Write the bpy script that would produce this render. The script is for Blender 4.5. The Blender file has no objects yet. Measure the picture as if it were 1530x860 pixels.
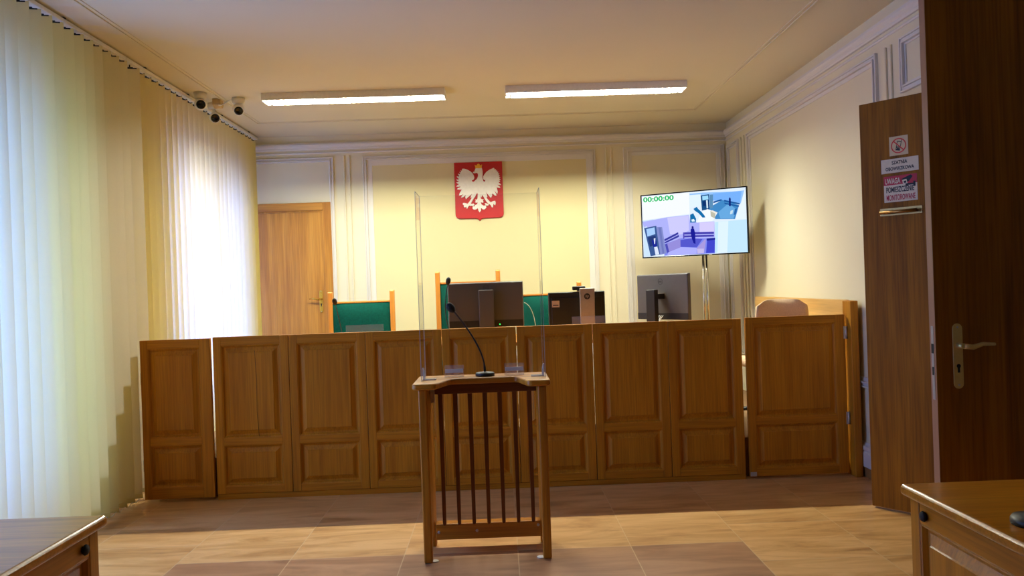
import bpy, bmesh, math, random
from mathutils import Vector, Matrix
random.seed(7)
S = bpy.context.scene
COL = S.collection
PI = math.pi

# ------------------------------------------------------------------ colour / materials
def lin(r, g, b):
    f = lambda c: (c/255/12.92) if c/255 <= .04045 else ((c/255+.055)/1.055)**2.4
    return (f(r), f(g), f(b), 1.0)

class NT:
    def __init__(s, name):
        s.m = bpy.data.materials.new(name); s.m.use_nodes = True
        s.t = s.m.node_tree; s.t.nodes.clear()
        s.out = s.t.nodes.new('ShaderNodeOutputMaterial')
    def n(s, typ, **kw):
        nd = s.t.nodes.new(typ)
        for k, v in kw.items():
            if k.startswith('i_'):
                key = k[2:]
                key = int(key) if key.isdigit() else key.replace('_', ' ')
                nd.inputs[key].default_value = v
            else: setattr(nd, k, v)
        return nd
    def l(s, a, b): s.t.links.new(a, b)
    def bsdf(s, **kw):
        b = s.n('ShaderNodeBsdfPrincipled')
        for k, v in kw.items(): b.inputs[k.replace('_', ' ')].default_value = v
        s.l(b.outputs[0], s.out.inputs[0]); return b
    def ramp(s, fac, stops):
        r = s.n('ShaderNodeValToRGB'); e = r.color_ramp.elements
        while len(e) < len(stops): e.new(.5)
        for el, (p, c) in zip(e, stops): el.position = p; el.color = c
        s.l(fac, r.inputs[0]); return r.outputs[0]
    def math(s, op, a, b=None):
        m = s.n('ShaderNodeMath', operation=op)
        for i, v in enumerate((a, b)):
            if v is None: continue
            if isinstance(v, (int, float)): m.inputs[i].default_value = v
            else: s.l(v, m.inputs[i])
        return m.outputs[0]
    def mix(s, fac, a, b, mode='MIX'):
        m = s.n('ShaderNodeMix', data_type='RGBA', blend_type=mode)
        for i, v in ((0, fac), (6, a), (7, b)):
            if isinstance(v, (int, float, tuple)): m.inputs[i].default_value = v
            else: s.l(v, m.inputs[i])
        return m.outputs[2]
    def bump(s, h, bs, strength=.1, dist=.002):
        b = s.n('ShaderNodeBump', i_Strength=strength, i_Distance=dist)
        s.l(h, b.inputs['Height']); s.l(b.outputs[0], bs.inputs['Normal'])

def plain(name, rgb, rough=.5, metal=0., noise=.0, nscale=40, **kw):
    t = NT(name); c = lin(*rgb)
    b = t.bsdf(Roughness=rough, Metallic=metal, Base_Color=c, **kw)
    tc = t.n('ShaderNodeTexCoord'); nz = t.n('ShaderNodeTexNoise', i_Scale=nscale, i_Detail=3.)
    t.l(tc.outputs['Object'], nz.inputs['Vector'])
    d = max(noise, .04)
    col = t.ramp(nz.outputs[0], [(.3, tuple(x*(1-d) for x in c[:3])+(1,)), (.7, tuple(min(1, x*(1+d)) for x in c[:3])+(1,))])
    t.l(col, b.inputs['Base Color'])
    return t.m

def wood(name, dark, mid, light, axis='Z', scale=1., rough=.45, fine=.5, coat=.05, spec=.4):
    t = NT(name); b = t.bsdf(Roughness=rough, Coat_Weight=coat, Coat_Roughness=.18, Specular_IOR_Level=spec)
    tc = t.n('ShaderNodeTexCoord'); oi = t.n('ShaderNodeObjectInfo')
    va = t.n('ShaderNodeVectorMath', operation='MULTIPLY_ADD'); va.inputs[1].default_value = (7.3, 5.1, 3.7)
    cm = t.n('ShaderNodeCombineXYZ')
    for i in range(3): t.l(oi.outputs['Random'], cm.inputs[i])
    t.l(cm.outputs[0], va.inputs[0]); t.l(tc.outputs['Object'], va.inputs[2])
    def nz(across, along, det, dist):
        mp = t.n('ShaderNodeMapping')
        sc = [across*scale]*3; sc['XYZ'.index(axis)] = along*scale
        mp.inputs['Scale'].default_value = sc
        t.l(va.outputs[0], mp.inputs[0])
        n = t.n('ShaderNodeTexNoise', i_Scale=1., i_Detail=det, i_Distortion=dist)
        t.l(mp.outputs[0], n.inputs['Vector']); return n.outputs[0]
    a = nz(13, .9, 4., .6); f = nz(110, 3., 3., .2)
    col = t.ramp(a, [(.3, lin(*dark)), (.5, lin(*mid)), (.72, lin(*light))])
    fr = t.ramp(f, [(.35, (1-fine*.45,)*3+(1,)), (.6, (1, 1, 1, 1))])
    t.l(t.mix(1., col, fr, 'MULTIPLY'), b.inputs['Base Color'])
    t.bump(f, b, .12, .001)
    return t.m

M = {}
BD, BM_, BL = (172, 106, 10), (185, 118, 15), (197, 130, 22)
for ax in 'XYZ':
    M['darkoak'+ax] = wood('lectern_oak_darker_'+ax, (104, 54, 18), (122, 66, 24), (136, 76, 30), ax)  # darker tone of the lectern oak, used on slats and apron
    M['bench'+ax] = wood('bench_oak_'+ax, BD, BM_, BL, ax, rough=.55, coat=0., spec=.3)
    M['lect'+ax] = wood('lectern_oak_'+ax, (166, 100, 14), (194, 124, 22), (212, 144, 34), ax)
    M['desk'+ax] = wood('desk_oak_'+ax, (168, 102, 16), (194, 124, 24), (210, 142, 38), ax, rough=.3, coat=.35, spec=.5)
    M['lam'+ax] = wood('door_laminate_'+ax, (126, 78, 4), (148, 96, 8), (166, 110, 14), ax, fine=.6, rough=.6, coat=0., spec=.2)
    M['light'+ax] = wood('light_beech_'+ax, (205, 155, 82), (220, 172, 98), (232, 186, 112), ax, fine=.25)
    M['oak'+ax] = wood('back_door_oak_'+ax, (166, 104, 26), (186, 124, 38), (206, 144, 52), ax, fine=.4)
    M['chairw'+ax] = wood('chair_beech_'+ax, (176, 106, 34), (200, 128, 48), (216, 148, 64), ax, fine=.25)
M['leaf_edge'] = wood('door_edge_band', (150, 105, 75), (166, 120, 90), (176, 130, 98), 'Z', fine=.15)

def paint(name, rgb, rough=.75):
    t = NT(name); c = lin(*rgb); b = t.bsdf(Roughness=rough, Base_Color=c)
    g = t.n('ShaderNodeNewGeometry')
    n1 = t.n('ShaderNodeTexNoise', i_Scale=1.3, i_Detail=3.); n2 = t.n('ShaderNodeTexNoise', i_Scale=90., i_Detail=2.)
    t.l(g.outputs['Position'], n1.inputs['Vector']); t.l(g.outputs['Position'], n2.inputs['Vector'])
    t.l(t.ramp(n1.outputs[0], [(.3, tuple(x*.97 for x in c[:3])+(1,)), (.7, c)]), b.inputs['Base Color'])
    t.bump(n2.outputs[0], b, .06, .002)
    return t.m
M['wall'] = paint('cream_wall_paint', (222, 212, 178))
M['wallY'] = paint('yellow_panel_paint', (217, 204, 154))
M['mould'] = paint('grey_white_moulding_paint', (218, 212, 200), .6)
M['ceil'] = paint('ceiling_paint', (216, 206, 176))
M['white'] = plain('white_metal', (228, 226, 220), .4)
M['bounce_lining'] = plain('grey_bounce_lining', (150, 150, 150), .4)
M['louvre'] = plain('satin_louvre', (178, 178, 176), .4)
M['whitepl'] = plain('white_plastic', (225, 222, 212), .45)
M['beigepl'] = plain('beige_plastic', (196, 166, 104), .5)
M['black'] = plain('black_plastic', (22, 22, 23), .45)
M['blackgl'] = plain('black_gloss', (8, 8, 9), .12)
M['dark'] = plain('dark_rubber', (14, 14, 14), .7)
M['moncase'] = plain('charcoal_monitor_case', (84, 81, 78), .42)
M['monblk'] = plain('black_monitor_case', (18, 19, 20), .4)
M['monlow'] = plain('black_monitor_chin', (24, 24, 25), .5)
M['silver'] = plain('brushed_silver', (176, 166, 152), .35, .6)
M['chrome'] = plain('chrome', (215, 210, 200), .15, 1.)
M['steel'] = plain('dull_steel', (190, 185, 176), .4, .5)
M['brass'] = plain('polished_brass', (226, 190, 92), .25, 1.)
M['satinbrass'] = plain('satin_brass', (220, 194, 122), .5, .85)
M['oldbrass'] = plain('aged_brass', (160, 120, 66), .36, 1.)
M['goldpaint'] = plain('gold_paint', (232, 178, 40), .4)
M['eagle'] = plain('white_relief_paint', (232, 226, 212), .5)
M['red'] = plain('red_shield_paint', (182, 8, 14), .5)
M['green'] = plain('green_velvet', (0, 72, 60), .9, noise=.18, nscale=60, Specular_IOR_Level=.15)
M['pink'] = plain('beige_upholstery', (214, 184, 150), .9, noise=.08, nscale=120)
M['paper'] = plain('white_paper', (226, 214, 180), .6)
M['paperY'] = plain('cream_paper', (220, 198, 146), .6)
M['ink'] = plain('black_ink', (26, 22, 20), .6)
M['inkred'] = plain('red_ink', (186, 30, 46), .55)
M['prohibit'] = plain('prohibition_red', (214, 48, 24), .55)
M['sticker'] = plain('grey_sticker', (178, 158, 132), .6)
M['tileskirt'] = plain('tile_skirting', (156, 112, 64), .4, noise=.15, nscale=9)
M['plate'] = plain('beige_floor_plate', (190, 160, 110), .5)
M['cablew'] = plain('white_cable', (220, 220, 215), .5)
M['corr'] = paint('corridor_paint', (120, 100, 70))

def emis(name, rgb, st):
    t = NT(name); e = t.n('ShaderNodeEmission', i_Strength=st); e.inputs[0].default_value = lin(*rgb)
    t.l(e.outputs[0], t.out.inputs[0]); return t.m
M['tube'] = emis('fluorescent_tube', (255, 250, 238), 9.)
M['led'] = emis('green_led', (60, 255, 90), 3.)
M['digits'] = emis('screen_green_digits', (16, 196, 104), .9)

def acrylic():
    t = NT('clear_acrylic')
    tr = t.n('ShaderNodeBsdfTransparent'); tr.inputs[0].default_value = (.965, .97, .975, 1)
    gl = t.n('ShaderNodeBsdfGlossy', i_Roughness=.03); fr = t.n('ShaderNodeFresnel', i_IOR=1.45)
    k = t.math('MINIMUM', t.math('MULTIPLY', fr.outputs[0], .45), .16)
    mx = t.n('ShaderNodeMixShader'); t.l(k, mx.inputs[0]); t.l(tr.outputs[0], mx.inputs[1]); t.l(gl.outputs[0], mx.inputs[2])
    t.l(mx.outputs[0], t.out.inputs[0]); return t.m
M['acrylic'] = acrylic()
def reflection_tint():  # pale diffuse mix stands in for reflections on the clear acrylic
    t = NT('acrylic_reflection_tint'); tr = t.n('ShaderNodeBsdfTransparent')
    b = t.n('ShaderNodeBsdfPrincipled'); b.inputs['Base Color'].default_value = lin(200, 196, 200); b.inputs['Roughness'].default_value = .15
    mx = t.n('ShaderNodeMixShader'); mx.inputs[0].default_value = .16
    t.l(tr.outputs[0], mx.inputs[1]); t.l(b.outputs[0], mx.inputs[2]); t.l(mx.outputs[0], t.out.inputs[0]); return t.m
M['reflection_tint'] = reflection_tint()
def acrylic_edge():
    t = NT('polished_acrylic_edge')
    tr = t.n('ShaderNodeBsdfTransparent'); tr.inputs[0].default_value = (.72, .74, .76, 1)
    b = t.n('ShaderNodeBsdfPrincipled'); b.inputs['Base Color'].default_value = lin(226, 226, 228); b.inputs['Roughness'].default_value = .2
    mx = t.n('ShaderNodeMixShader'); mx.inputs[0].default_value = .5
    t.l(tr.outputs[0], mx.inputs[1]); t.l(b.outputs[0], mx.inputs[2]); t.l(mx.outputs[0], t.out.inputs[0]); return t.m
M['acedge'] = acrylic_edge()

def slat_fabric():
    t = NT('cream_blind_fabric'); c = lin(236, 217, 112); ct = lin(235, 231, 226)
    g = t.n('ShaderNodeTexCoord')
    mp = t.n('ShaderNodeMapping'); mp.inputs['Scale'].default_value = (240, 240, 420); t.l(g.outputs['Object'], mp.inputs[0])
    n = t.n('ShaderNodeTexNoise', i_Scale=1., i_Detail=2.); t.l(mp.outputs[0], n.inputs['Vector'])
    col = t.ramp(n.outputs[0], [(.3, tuple(x*.93 for x in c[:3])+(1,)), (.7, c)])
    d = t.n('ShaderNodeBsdfDiffuse'); tl = t.n('ShaderNodeBsdfTranslucent')
    t.l(col, d.inputs[0]); tl.inputs[0].default_value = ct
    mx = t.n('ShaderNodeMixShader'); mx.inputs[0].default_value = .42
    t.l(d.outputs[0], mx.inputs[1]); t.l(tl.outputs[0], mx.inputs[2]); t.l(mx.outputs[0], t.out.inputs[0]); return t.m
M['slat'] = slat_fabric()

def floor_mat():
    t = NT('sandstone_look_floor_tiles'); b = t.bsdf(Roughness=.33)
    g = t.n('ShaderNodeNewGeometry'); sp = t.n('ShaderNodeSeparateXYZ'); t.l(g.outputs['Position'], sp.inputs[0])
    x, y = sp.outputs[0], sp.outputs[1]
    u = t.math('DIVIDE', t.math('SUBTRACT', x, 1.25), .6)
    col = t.math('FLOOR', u)
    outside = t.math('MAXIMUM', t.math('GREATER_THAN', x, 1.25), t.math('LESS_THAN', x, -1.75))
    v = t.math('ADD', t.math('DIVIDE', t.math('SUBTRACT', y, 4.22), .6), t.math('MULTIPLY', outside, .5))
    row = t.math('FLOOR', v)
    cb = t.n('ShaderNodeCombineXYZ'); t.l(col, cb.inputs[0]); t.l(row, cb.inputs[1])
    wn = t.n('ShaderNodeTexWhiteNoise', noise_dimensions='2D'); t.l(cb.outputs[0], wn.inputs['Vector'])
    fu = t.math('FRACT', u); fv = t.math('FRACT', v)
    def edge(f): return t.math('MINIMUM', f, t.math('SUBTRACT', 1., f))
    grout = t.math('LESS_THAN', t.math('MINIMUM', edge(fu), edge(fv)), .0045)
    # veins, each tile its own cut of stone
    off = t.n('ShaderNodeVectorMath', operation='SCALE'); off.inputs['Scale'].default_value = 6.; t.l(wn.outputs['Color'], off.inputs[0])
    ad = t.n('ShaderNodeVectorMath', operation='ADD'); t.l(g.outputs['Position'], ad.inputs[0]); t.l(off.outputs[0], ad.inputs[1])
    mp = t.n('ShaderNodeMapping'); mp.inputs['Scale'].default_value = (1.3, 6.5, 1); mp.inputs['Rotation'].default_value = (0, 0, -.22)
    t.l(ad.outputs[0], mp.inputs[0])
    n = t.n('ShaderNodeTexNoise', i_Scale=1.2, i_Detail=7., i_Distortion=1.1, i_Roughness=.62); t.l(mp.outputs[0], n.inputs['Vector'])
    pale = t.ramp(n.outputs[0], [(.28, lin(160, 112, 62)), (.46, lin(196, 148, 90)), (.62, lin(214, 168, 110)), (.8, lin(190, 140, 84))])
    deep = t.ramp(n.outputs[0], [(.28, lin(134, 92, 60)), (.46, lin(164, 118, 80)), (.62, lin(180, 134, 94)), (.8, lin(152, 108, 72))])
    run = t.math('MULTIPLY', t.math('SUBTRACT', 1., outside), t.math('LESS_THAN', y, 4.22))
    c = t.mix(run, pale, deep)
    tint = t.ramp(wn.outputs['Value'], [(0, (.92, .92, .92, 1)), (1, (1.04, 1.03, 1.02, 1))])
    c = t.mix(1., c, tint, 'MULTIPLY')
    c = t.mix(t.math('MULTIPLY', grout, .7), c, lin(205, 175, 130))
    t.l(c, b.inputs['Base Color'])
    t.bump(t.math('SUBTRACT', 1., grout), b, .15, .002)
    return t.m
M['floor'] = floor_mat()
M['dais'] = plain('dais_carpet', (120, 92, 60), .85, noise=.1)
def glass_mat():
    t = NT('window_glass'); tr = t.n('ShaderNodeBsdfTransparent'); tr.inputs[0].default_value = (.93, .96, .97, 1)
    gl = t.n('ShaderNodeBsdfGlossy', i_Roughness=.02); mx = t.n('ShaderNodeMixShader'); mx.inputs[0].default_value = .06
    t.l(tr.outputs[0], mx.inputs[1]); t.l(gl.outputs[0], mx.inputs[2]); t.l(mx.outputs[0], t.out.inputs[0]); return t.m
M['glass'] = glass_mat()

# ------------------------------------------------------------------ mesh builder
class MB:
    def __init__(s): s.bm = bmesh.new()
    def quadbox(s, c, mi=0):            # c: 8 corners, bottom ring then top ring
        v = [s.bm.verts.new(p) for p in c]
        for f in ((3, 2, 1, 0), (4, 5, 6, 7), (0, 1, 5, 4), (1, 2, 6, 5), (2, 3, 7, 6), (3, 0, 4, 7)):
            s.bm.faces.new([v[i] for i in f]).material_index = mi
        return s
    def box(s, x0, x1, y0, y1, z0, z1, mi=0):
        return s.quadbox([(x0, y0, z0), (x1, y0, z0), (x1, y1, z0), (x0, y1, z0), (x0, y0, z1), (x1, y0, z1), (x1, y1, z1), (x0, y1, z1)], mi)
    def prism(s, pts, axis, a, b, mi=0):  # polygon in the two other axes, extruded along axis from a to b
        def P(p, t):
            return {'X': (t, p[0], p[1]), 'Y': (p[0], t, p[1]), 'Z': (p[0], p[1], t)}[axis]
        A = [s.bm.verts.new(P(p, a)) for p in pts]; B = [s.bm.verts.new(P(p, b)) for p in pts]; n = len(pts)
        fs = [s.bm.faces.new(A), s.bm.faces.new(B[::-1])]
        for i in range(n): fs.append(s.bm.faces.new([A[i], B[i], B[(i+1) % n], A[(i+1) % n]]))
        for f in fs: f.material_index = mi
        return s
    def tube(s, path, r, n=10, mi=0, caps=True):
        path = [Vector(p) for p in path]; rs = r if isinstance(r, (list, tuple)) else [r]*len(path)
        rings = []; up = None
        for i, p in enumerate(path):
            d = (path[min(i+1, len(path)-1)]-path[max(i-1, 0)]).normalized()
            if up is None: up = d.orthogonal().normalized()
            up = (up-d*up.dot(d)).normalized(); w = d.cross(up)
            rings.append([s.bm.verts.new(p+(up*math.cos(2*PI*k/n)+w*math.sin(2*PI*k/n))*rs[i]) for k in range(n)])
        for a, b in zip(rings, rings[1:]):
            for k in range(n):
                f = s.bm.faces.new([a[k], a[(k+1) % n], b[(k+1) % n], b[k]]); f.smooth = True; f.material_index = mi
        if caps:
            s.bm.faces.new(rings[0][::-1]).material_index = mi; s.bm.faces.new(rings[-1]).material_index = mi
        return s
    def lathe(s, prof, c=(0, 0, 0), axis=(0, 0, 1), n=24, mi=0):   # prof: (radius, height) along axis
        ax = Vector(axis).normalized(); u = ax.orthogonal().normalized(); w = ax.cross(u); c = Vector(c)
        rings = []
        for r, h in prof:
            if r < 1e-6: rings.append([s.bm.verts.new(c+ax*h)])
            else: rings.append([s.bm.verts.new(c+ax*h+(u*math.cos(2*PI*k/n)+w*math.sin(2*PI*k/n))*r) for k in range(n)])
        for a, b in zip(rings, rings[1:]):
            for k in range(n):
                q = [a[k % len(a)], a[(k+1) % len(a)], b[(k+1) % len(b)], b[k % len(b)]]
                q = list(dict.fromkeys(q))
                if len(q) > 2:
                    f = s.bm.faces.new(q); f.smooth = True; f.material_index = mi
        for ring, rev in ((rings[0], True), (rings[-1], False)):
            if len(ring) > 2: s.bm.faces.new(ring[::-1] if rev else ring).material_index = mi
        return s
    def sphere(s, c, r, sc=(1, 1, 1), mi=0, u=20, v=14):
        mt = Matrix.Translation(c) @ Matrix.Diagonal((r*sc[0], r*sc[1], r*sc[2], 1))
        g = bmesh.ops.create_uvsphere(s.bm, u_segments=u, v_segments=v, radius=1, matrix=mt)
        for f in {f for vv in g['verts'] for f in vv.link_faces}: f.smooth = True; f.material_index = mi
        return s
    def quad(s, pts, mi=0):
        s.bm.faces.new([s.bm.verts.new(p) for p in pts]).material_index = mi; return s
    def build(s, name, mats, parent=None, off=(0, 0, 0), bevel=0, seg=2, smooth=False):
        if off != (0, 0, 0): bmesh.ops.translate(s.bm, verts=s.bm.verts, vec=-Vector(off))
        bmesh.ops.recalc_face_normals(s.bm, faces=s.bm.faces)
        me = bpy.data.meshes.new(name); s.bm.to_mesh(me); s.bm.free()
        for m in (mats if isinstance(mats, (list, tuple)) else [mats]): me.materials.append(m)
        o = bpy.data.objects.new(name, me); COL.objects.link(o)
        if parent: o.parent = parent
        if smooth:
            for p in me.polygons: p.use_smooth = True
        if bevel:
            b = o.modifiers.new('Bevel', 'BEVEL'); b.width = bevel; b.segments = seg; b.limit_method = 'ANGLE'; b.angle_limit = .6
            b.harden_normals = False
        return o

def tag(o, label=None, cat=None, group=None, kind=None):
    if label: o['label'] = label
    if cat: o['category'] = cat
    if group: o['group'] = group
    if kind: o['kind'] = kind
    return o
def thing(name, label, cat, loc=(0, 0, 0), rz=0., group=None):
    o = bpy.data.objects.new(name, None); COL.objects.link(o); o.empty_display_size = .1
    o.location = loc; o.rotation_euler = (0, 0, rz)
    return tag(o, label, cat, group)
def struct(o, label=None): return tag(o, label, None, None, 'structure')
def children(o): return [c for c in COL.objects if c.parent == o]
def copy_tree(o, parent=None):
    kids = children(o)
    c = o.copy(); COL.objects.link(c)
    if parent: c.parent = parent
    for k in kids: copy_tree(k, c)
    return c

def lettering(name, text, w, h, mat, parent, mtx, bold=0.018, shear=0., depth=.0004):
    """text fitted to a w x h box centred on the origin of mtx (x right, y up, z out)"""
    cu = bpy.data.curves.new('t', 'FONT'); cu.body = text; cu.extrude = .01; cu.offset = bold; cu.shear = shear; cu.resolution_u = 3
    cu.align_x = 'CENTER'; cu.space_line = .9
    ob = bpy.data.objects.new('t', cu); COL.objects.link(ob)
    dg = bpy.context.evaluated_depsgraph_get(); dg.update()
    me = bpy.data.meshes.new_from_object(ob.evaluated_get(dg)); COL.objects.unlink(ob); bpy.data.objects.remove(ob)
    xs = [v.co.x for v in me.vertices]; ys = [v.co.y for v in me.vertices]
    cx, cy = (min(xs)+max(xs))/2, (min(ys)+max(ys))/2; sx = w/(max(xs)-min(xs)); sy = h/(max(ys)-min(ys))
    for v in me.vertices: v.co = mtx @ Vector(((v.co.x-cx)*sx, (v.co.y-cy)*sy, v.co.z/.01*depth))
    me.materials.clear(); me.materials.append(mat); me.name = name
    o = bpy.data.objects.new(name, me); COL.objects.link(o); o.parent = parent
    return o
def frame_m(origin, right, up):
    r = Vector(right).normalized(); u = Vector(up).normalized(); n = r.cross(u); o = Vector(origin)
    return Matrix(((r.x, u.x, n.x, o.x), (r.y, u.y, n.y, o.y), (r.z, u.z, n.z, o.z), (0, 0, 0, 1)))

# ------------------------------------------------------------------ the room
XL, XR, YB, YF, H = -2.78, 2.5, 8.55, -3.6, 3.08
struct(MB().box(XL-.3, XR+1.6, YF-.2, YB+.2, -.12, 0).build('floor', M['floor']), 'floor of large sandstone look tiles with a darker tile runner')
struct(MB().box(XL-.3, XR+1.6, YF-.2, YB+.2, H, H+.15).build('ceiling', M['ceil']), 'plain cream painted ceiling')
struct(MB().box(XL-.3, XR+.3, YB, YB+.2, 0, H).build('wall_back', M['wall']))
struct(MB().box(XL-.3, XR+.3, YF-.2, YF, 0, H).build('wall_front', M['wall']))
# right wall with the double doorway
DY0, DY1, DH = 2.92, 4.36, 2.42
w = MB().box(XR, XR+.3, YF, DY0, 0, H).box(XR, XR+.3, DY1, YB, 0, H).box(XR, XR+.3, DY0, DY1, DH, H)
struct(w.build('wall_right', M['wall']))
# left wall with two windows
WINS = [(2.6, 4.8, .22, 2.62), (6.3, 8.1, .5, 2.5)]
w = MB(); y = YF
for a, b, z0, z1 in WINS:
    w.box(XL-.3, XL, y, a, 0, H); w.box(XL-.3, XL, a, b, 0, z0); w.box(XL-.3, XL, a, b, z1, H); y = b
w.box(XL-.3, XL, y, YB, 0, H)
struct(w.build('wall_left', M['wall']))
for i, (a, b, z0, z1) in enumerate(WINS):
    fr = MB(); X0, X1 = XL-.2, XL-.13
    fr.box(X0, X1, a, a+.07, z0, z1); fr.box(X0, X1, b-.07, b, z0, z1); fr.box(X0, X1, a+.07, b-.07, z0, z0+.07); fr.box(X0, X1, a+.07, b-.07, z1-.07, z1)
    m = (a+b)/2; fr.box(X0, X1, m-.05, m+.05, z0+.07, z1-.07); fr.box(X0, X1, a+.07, m-.05, 1.95, 2.02); fr.box(X0, X1, m+.05, b-.07, 1.95, 2.02)
    wo = struct(fr.build('window_%d' % (i+1), M['white'], bevel=.004))
    MB().box(XL-.168, XL-.162, a+.06, b-.06, z0+.06, z1-.06).build('pane', M['glass'], wo)
    MB().box(XL-.12, XL+.03, a-.02, b+.02, z0-.03, z0).build('window_sill', M['white'], wo, bevel=.005)
# corridor seen through the doorway from other angles
c = MB().box(XR+1.5, XR+1.6, 2, 5.3, 0, H).box(XR+.3, XR+1.6, 1.9, 2, 0, H).box(XR+.3, XR+1.6, 5.3, 5.4, 0, H)
struct(c.build('wall_corridor', M['corr']))

# dais behind the bench
struct(MB().box(-2.43, 2.44, 5.62, 8.53, 0, .27).build('trim_1', M['dais']), 'raised dais behind the bench')

# mouldings ---------------------------------------------------------------
def run_profile(mb, prof, axis, a, b, pos, sgn):
    """prof: (out, z) polygon, out measured from the wall at pos into the room"""
    if axis == 'X': mb.prism([(pos+sgn*o, z) for o, z in prof], 'X', a, b)
    else: mb.prism([(pos+sgn*o, z) for o, z in prof], 'Y', a, b)
CORN = [(0, 2.925), (.016, 2.925), (.02, 2.935), (.02, 2.945), (.034, 2.958), (.04, 2.972), (.04, 2.985), (.03, 2.99), (.03, 2.998), (.0, 3.0)]
LIST = [(0, 2.885), (.008, 2.887), (.012, 2.895), (.008, 2.903), (0, 2.905)]
mb = MB()
for p in (CORN, LIST):
    run_profile(mb, p, 'X', XL, XR, YB, -1)
struct(mb.build('trim_2', M['mould']), 'painted cornice moulding along the back wall')
mb = MB()
for p in (CORN, LIST):
    run_profile(mb, p, 'Y', YF, YB, XR, -1)
struct(mb.build('trim_3', M['mould']), 'painted cornice moulding along the right wall')

def panel_frame(mb, wall, a, b, z0, z1, outer=.03, w=.085):
    """raised picture-frame moulding on a wall; a..b along the wall"""
    def bx(u0, u1, v0, v1, t):
        if wall == 'back': mb.box(u0, u1, YB-t, YB+.001, v0, v1)
        else: mb.box(XR-t, XR+.001, u0, u1, v0, v1)
    def ring(i0, i1, t):
        bx(a+i0, a+i1, z0+i0, z1-i0, t); bx(b-i1, b-i0, z0+i0, z1-i0, t)
        bx(a+i1, b-i1, z1-i1, z1-i0, t); bx(a+i1, b-i1, z0+i0, z0+i1, t)
    ring(0, .012, .022); ring(.012, outer, .014); ring(outer, outer+.012, .026); ring(outer+.012, w, .008)
Z0P = .62
mb = MB(); panel_frame(mb, 'back', -2.74, -1.728, Z0P, 2.845, .03, .05)
struct(mb.build('trim_4', M['mould'], bevel=.003), 'wall panel moulding around the back door')
mb = MB(); panel_frame(mb, 'back', -1.415, 1.078, Z0P, 2.84, .028, .1)
struct(mb.build('trim_5', M['mould'], bevel=.003), 'wall panel moulding around the yellow panel')
struct(MB().box(-1.32, .985, YB-.004, YB+.001, Z0P+.09, 2.748).build('wall_panel', M['wallY']), 'yellow painted panel field on the back wall')
mb = MB(); panel_frame(mb, 'back', 1.38, 2.47, Z0P, 2.848, .04, .09)
struct(mb.build('trim_6', M['mould'], bevel=.003), 'wall panel moulding in the right back corner')
mb = MB()
panel_frame(mb, 'right', 5.12, 7.82, Z0P, 2.825, .03, .07)
panel_frame(mb, 'right', 8.11, 8.5, Z0P, 2.825, .02, .05)
panel_frame(mb, 'right', 2.5, 4.815, 2.49, 2.825, .03, .055)
struct(mb.build('trim_7', M['mould'], bevel=.003), 'wall panel mouldings on the right wall')
mb = MB()
for x in (-1.614, -1.557, 1.193, 1.251): mb.box(x-.009, x+.009, YB-.014, YB+.001, .3, 2.856)
for yy in (7.93, 8.03, 4.94, 5.007): mb.box(XR-.014, XR+.001, yy-.011, yy+.011, .3, 2.825)
struct(mb.build('trim_8', M['wall'], bevel=.006), 'paired raised ribs between the wall panels')
# ceiling line moulding
mb = MB()
x0, x1, y0, y1 = -2.325, 2.015, .2, 7.86
for o, t in ((0, .008), (.03, .005)):
    i = o; ww = .018
    mb.box(x0+i, x0+i+ww, y0, y1-i, H-t, H+.001); mb.box(x1-i-ww, x1-i, y0, y1-i, H-t, H+.001)
    mb.box(x0+i+ww, x1-i-ww, y1-i-ww, y1-i, H-t, H+.001)
struct(mb.build('trim_9', M['ceil'], bevel=.004), 'thin plaster line moulding on the ceiling')
# skirting on the right wall
BASE = [(0, .075), (.03, .075), (.03, .17), (.022, .18), (.03, .195), (.028, .215), (.012, .225), (.008, .24), (0, .24)]
mb = MB(); run_profile(mb, BASE, 'Y', DY1+.1, 8.5, XR, -1); run_profile(mb, BASE, 'Y', YF, DY0-.1, XR, -1)
bo = struct(mb.build('baseboard_right', M['mould']), 'white moulded skirting over brown tile on the right wall')
MB().box(XR-.02, XR, DY1+.1, 8.5, 0, .075).box(XR-.02, XR, YF, DY0-.1, 0, .075).build('tile_strip', M['tileskirt'], bo, bevel=.003)

# ------------------------------------------------------------------ doors
def lever_plate(root, px, z, side, sy, mat, ply, w=.038, h=.24, lever=.115, below=.115, kz=.055):
    """plate centred px, lever at z, lever pointing side (+1/-1) along x; sy outward y sign; ply = door face y"""
    pts = []
    zc0, zc1 = z-below-.03, z-below-.03+h
    for k in range(9): a = PI*k/8; pts.append((px+math.cos(a)*w/2, zc1-w/2+math.sin(a)*w/2))
    for k in range(9): a = PI+PI*k/8; pts.append((px+math.cos(a)*w/2, zc0+w/2+math.sin(a)*w/2))
    p = MB().prism(pts, 'Y', ply, ply+sy*.006).build('handle_plate', mat, root, bevel=.0015)
    MB().tube([(px, ply, z), (px, ply+sy*.045, z)], [.011, .010]).tube(
        [(px, ply+sy*.045, z), (px+side*.03, ply+sy*.05, z-.004), (px+side*.065, ply+sy*.05, z+.006), (px+side*lever, ply+sy*.048, z+.004)],
        [.010, .0095, .0075, .006]).build('handle', mat, root)
    kh = MB().lathe([(.0075, 0), (.0075, .0012)], (px, ply+sy*.006, z-kz), (0, sy, 0), 14)
    kh.box(px-.004, px+.004, min(ply+sy*.006, ply+sy*.0072), max(ply+sy*.006, ply+sy*.0072), z-kz-.024, z-kz)
    kh.build('keyhole', M['dark'], root)
    for zz in (zc0+.014, zc1-.014): MB().lathe([(.004, 0), (.003, .0015)], (px, ply+sy*.006, zz), (0, sy, 0), 10).build('screw', M['steel'], root)

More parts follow.
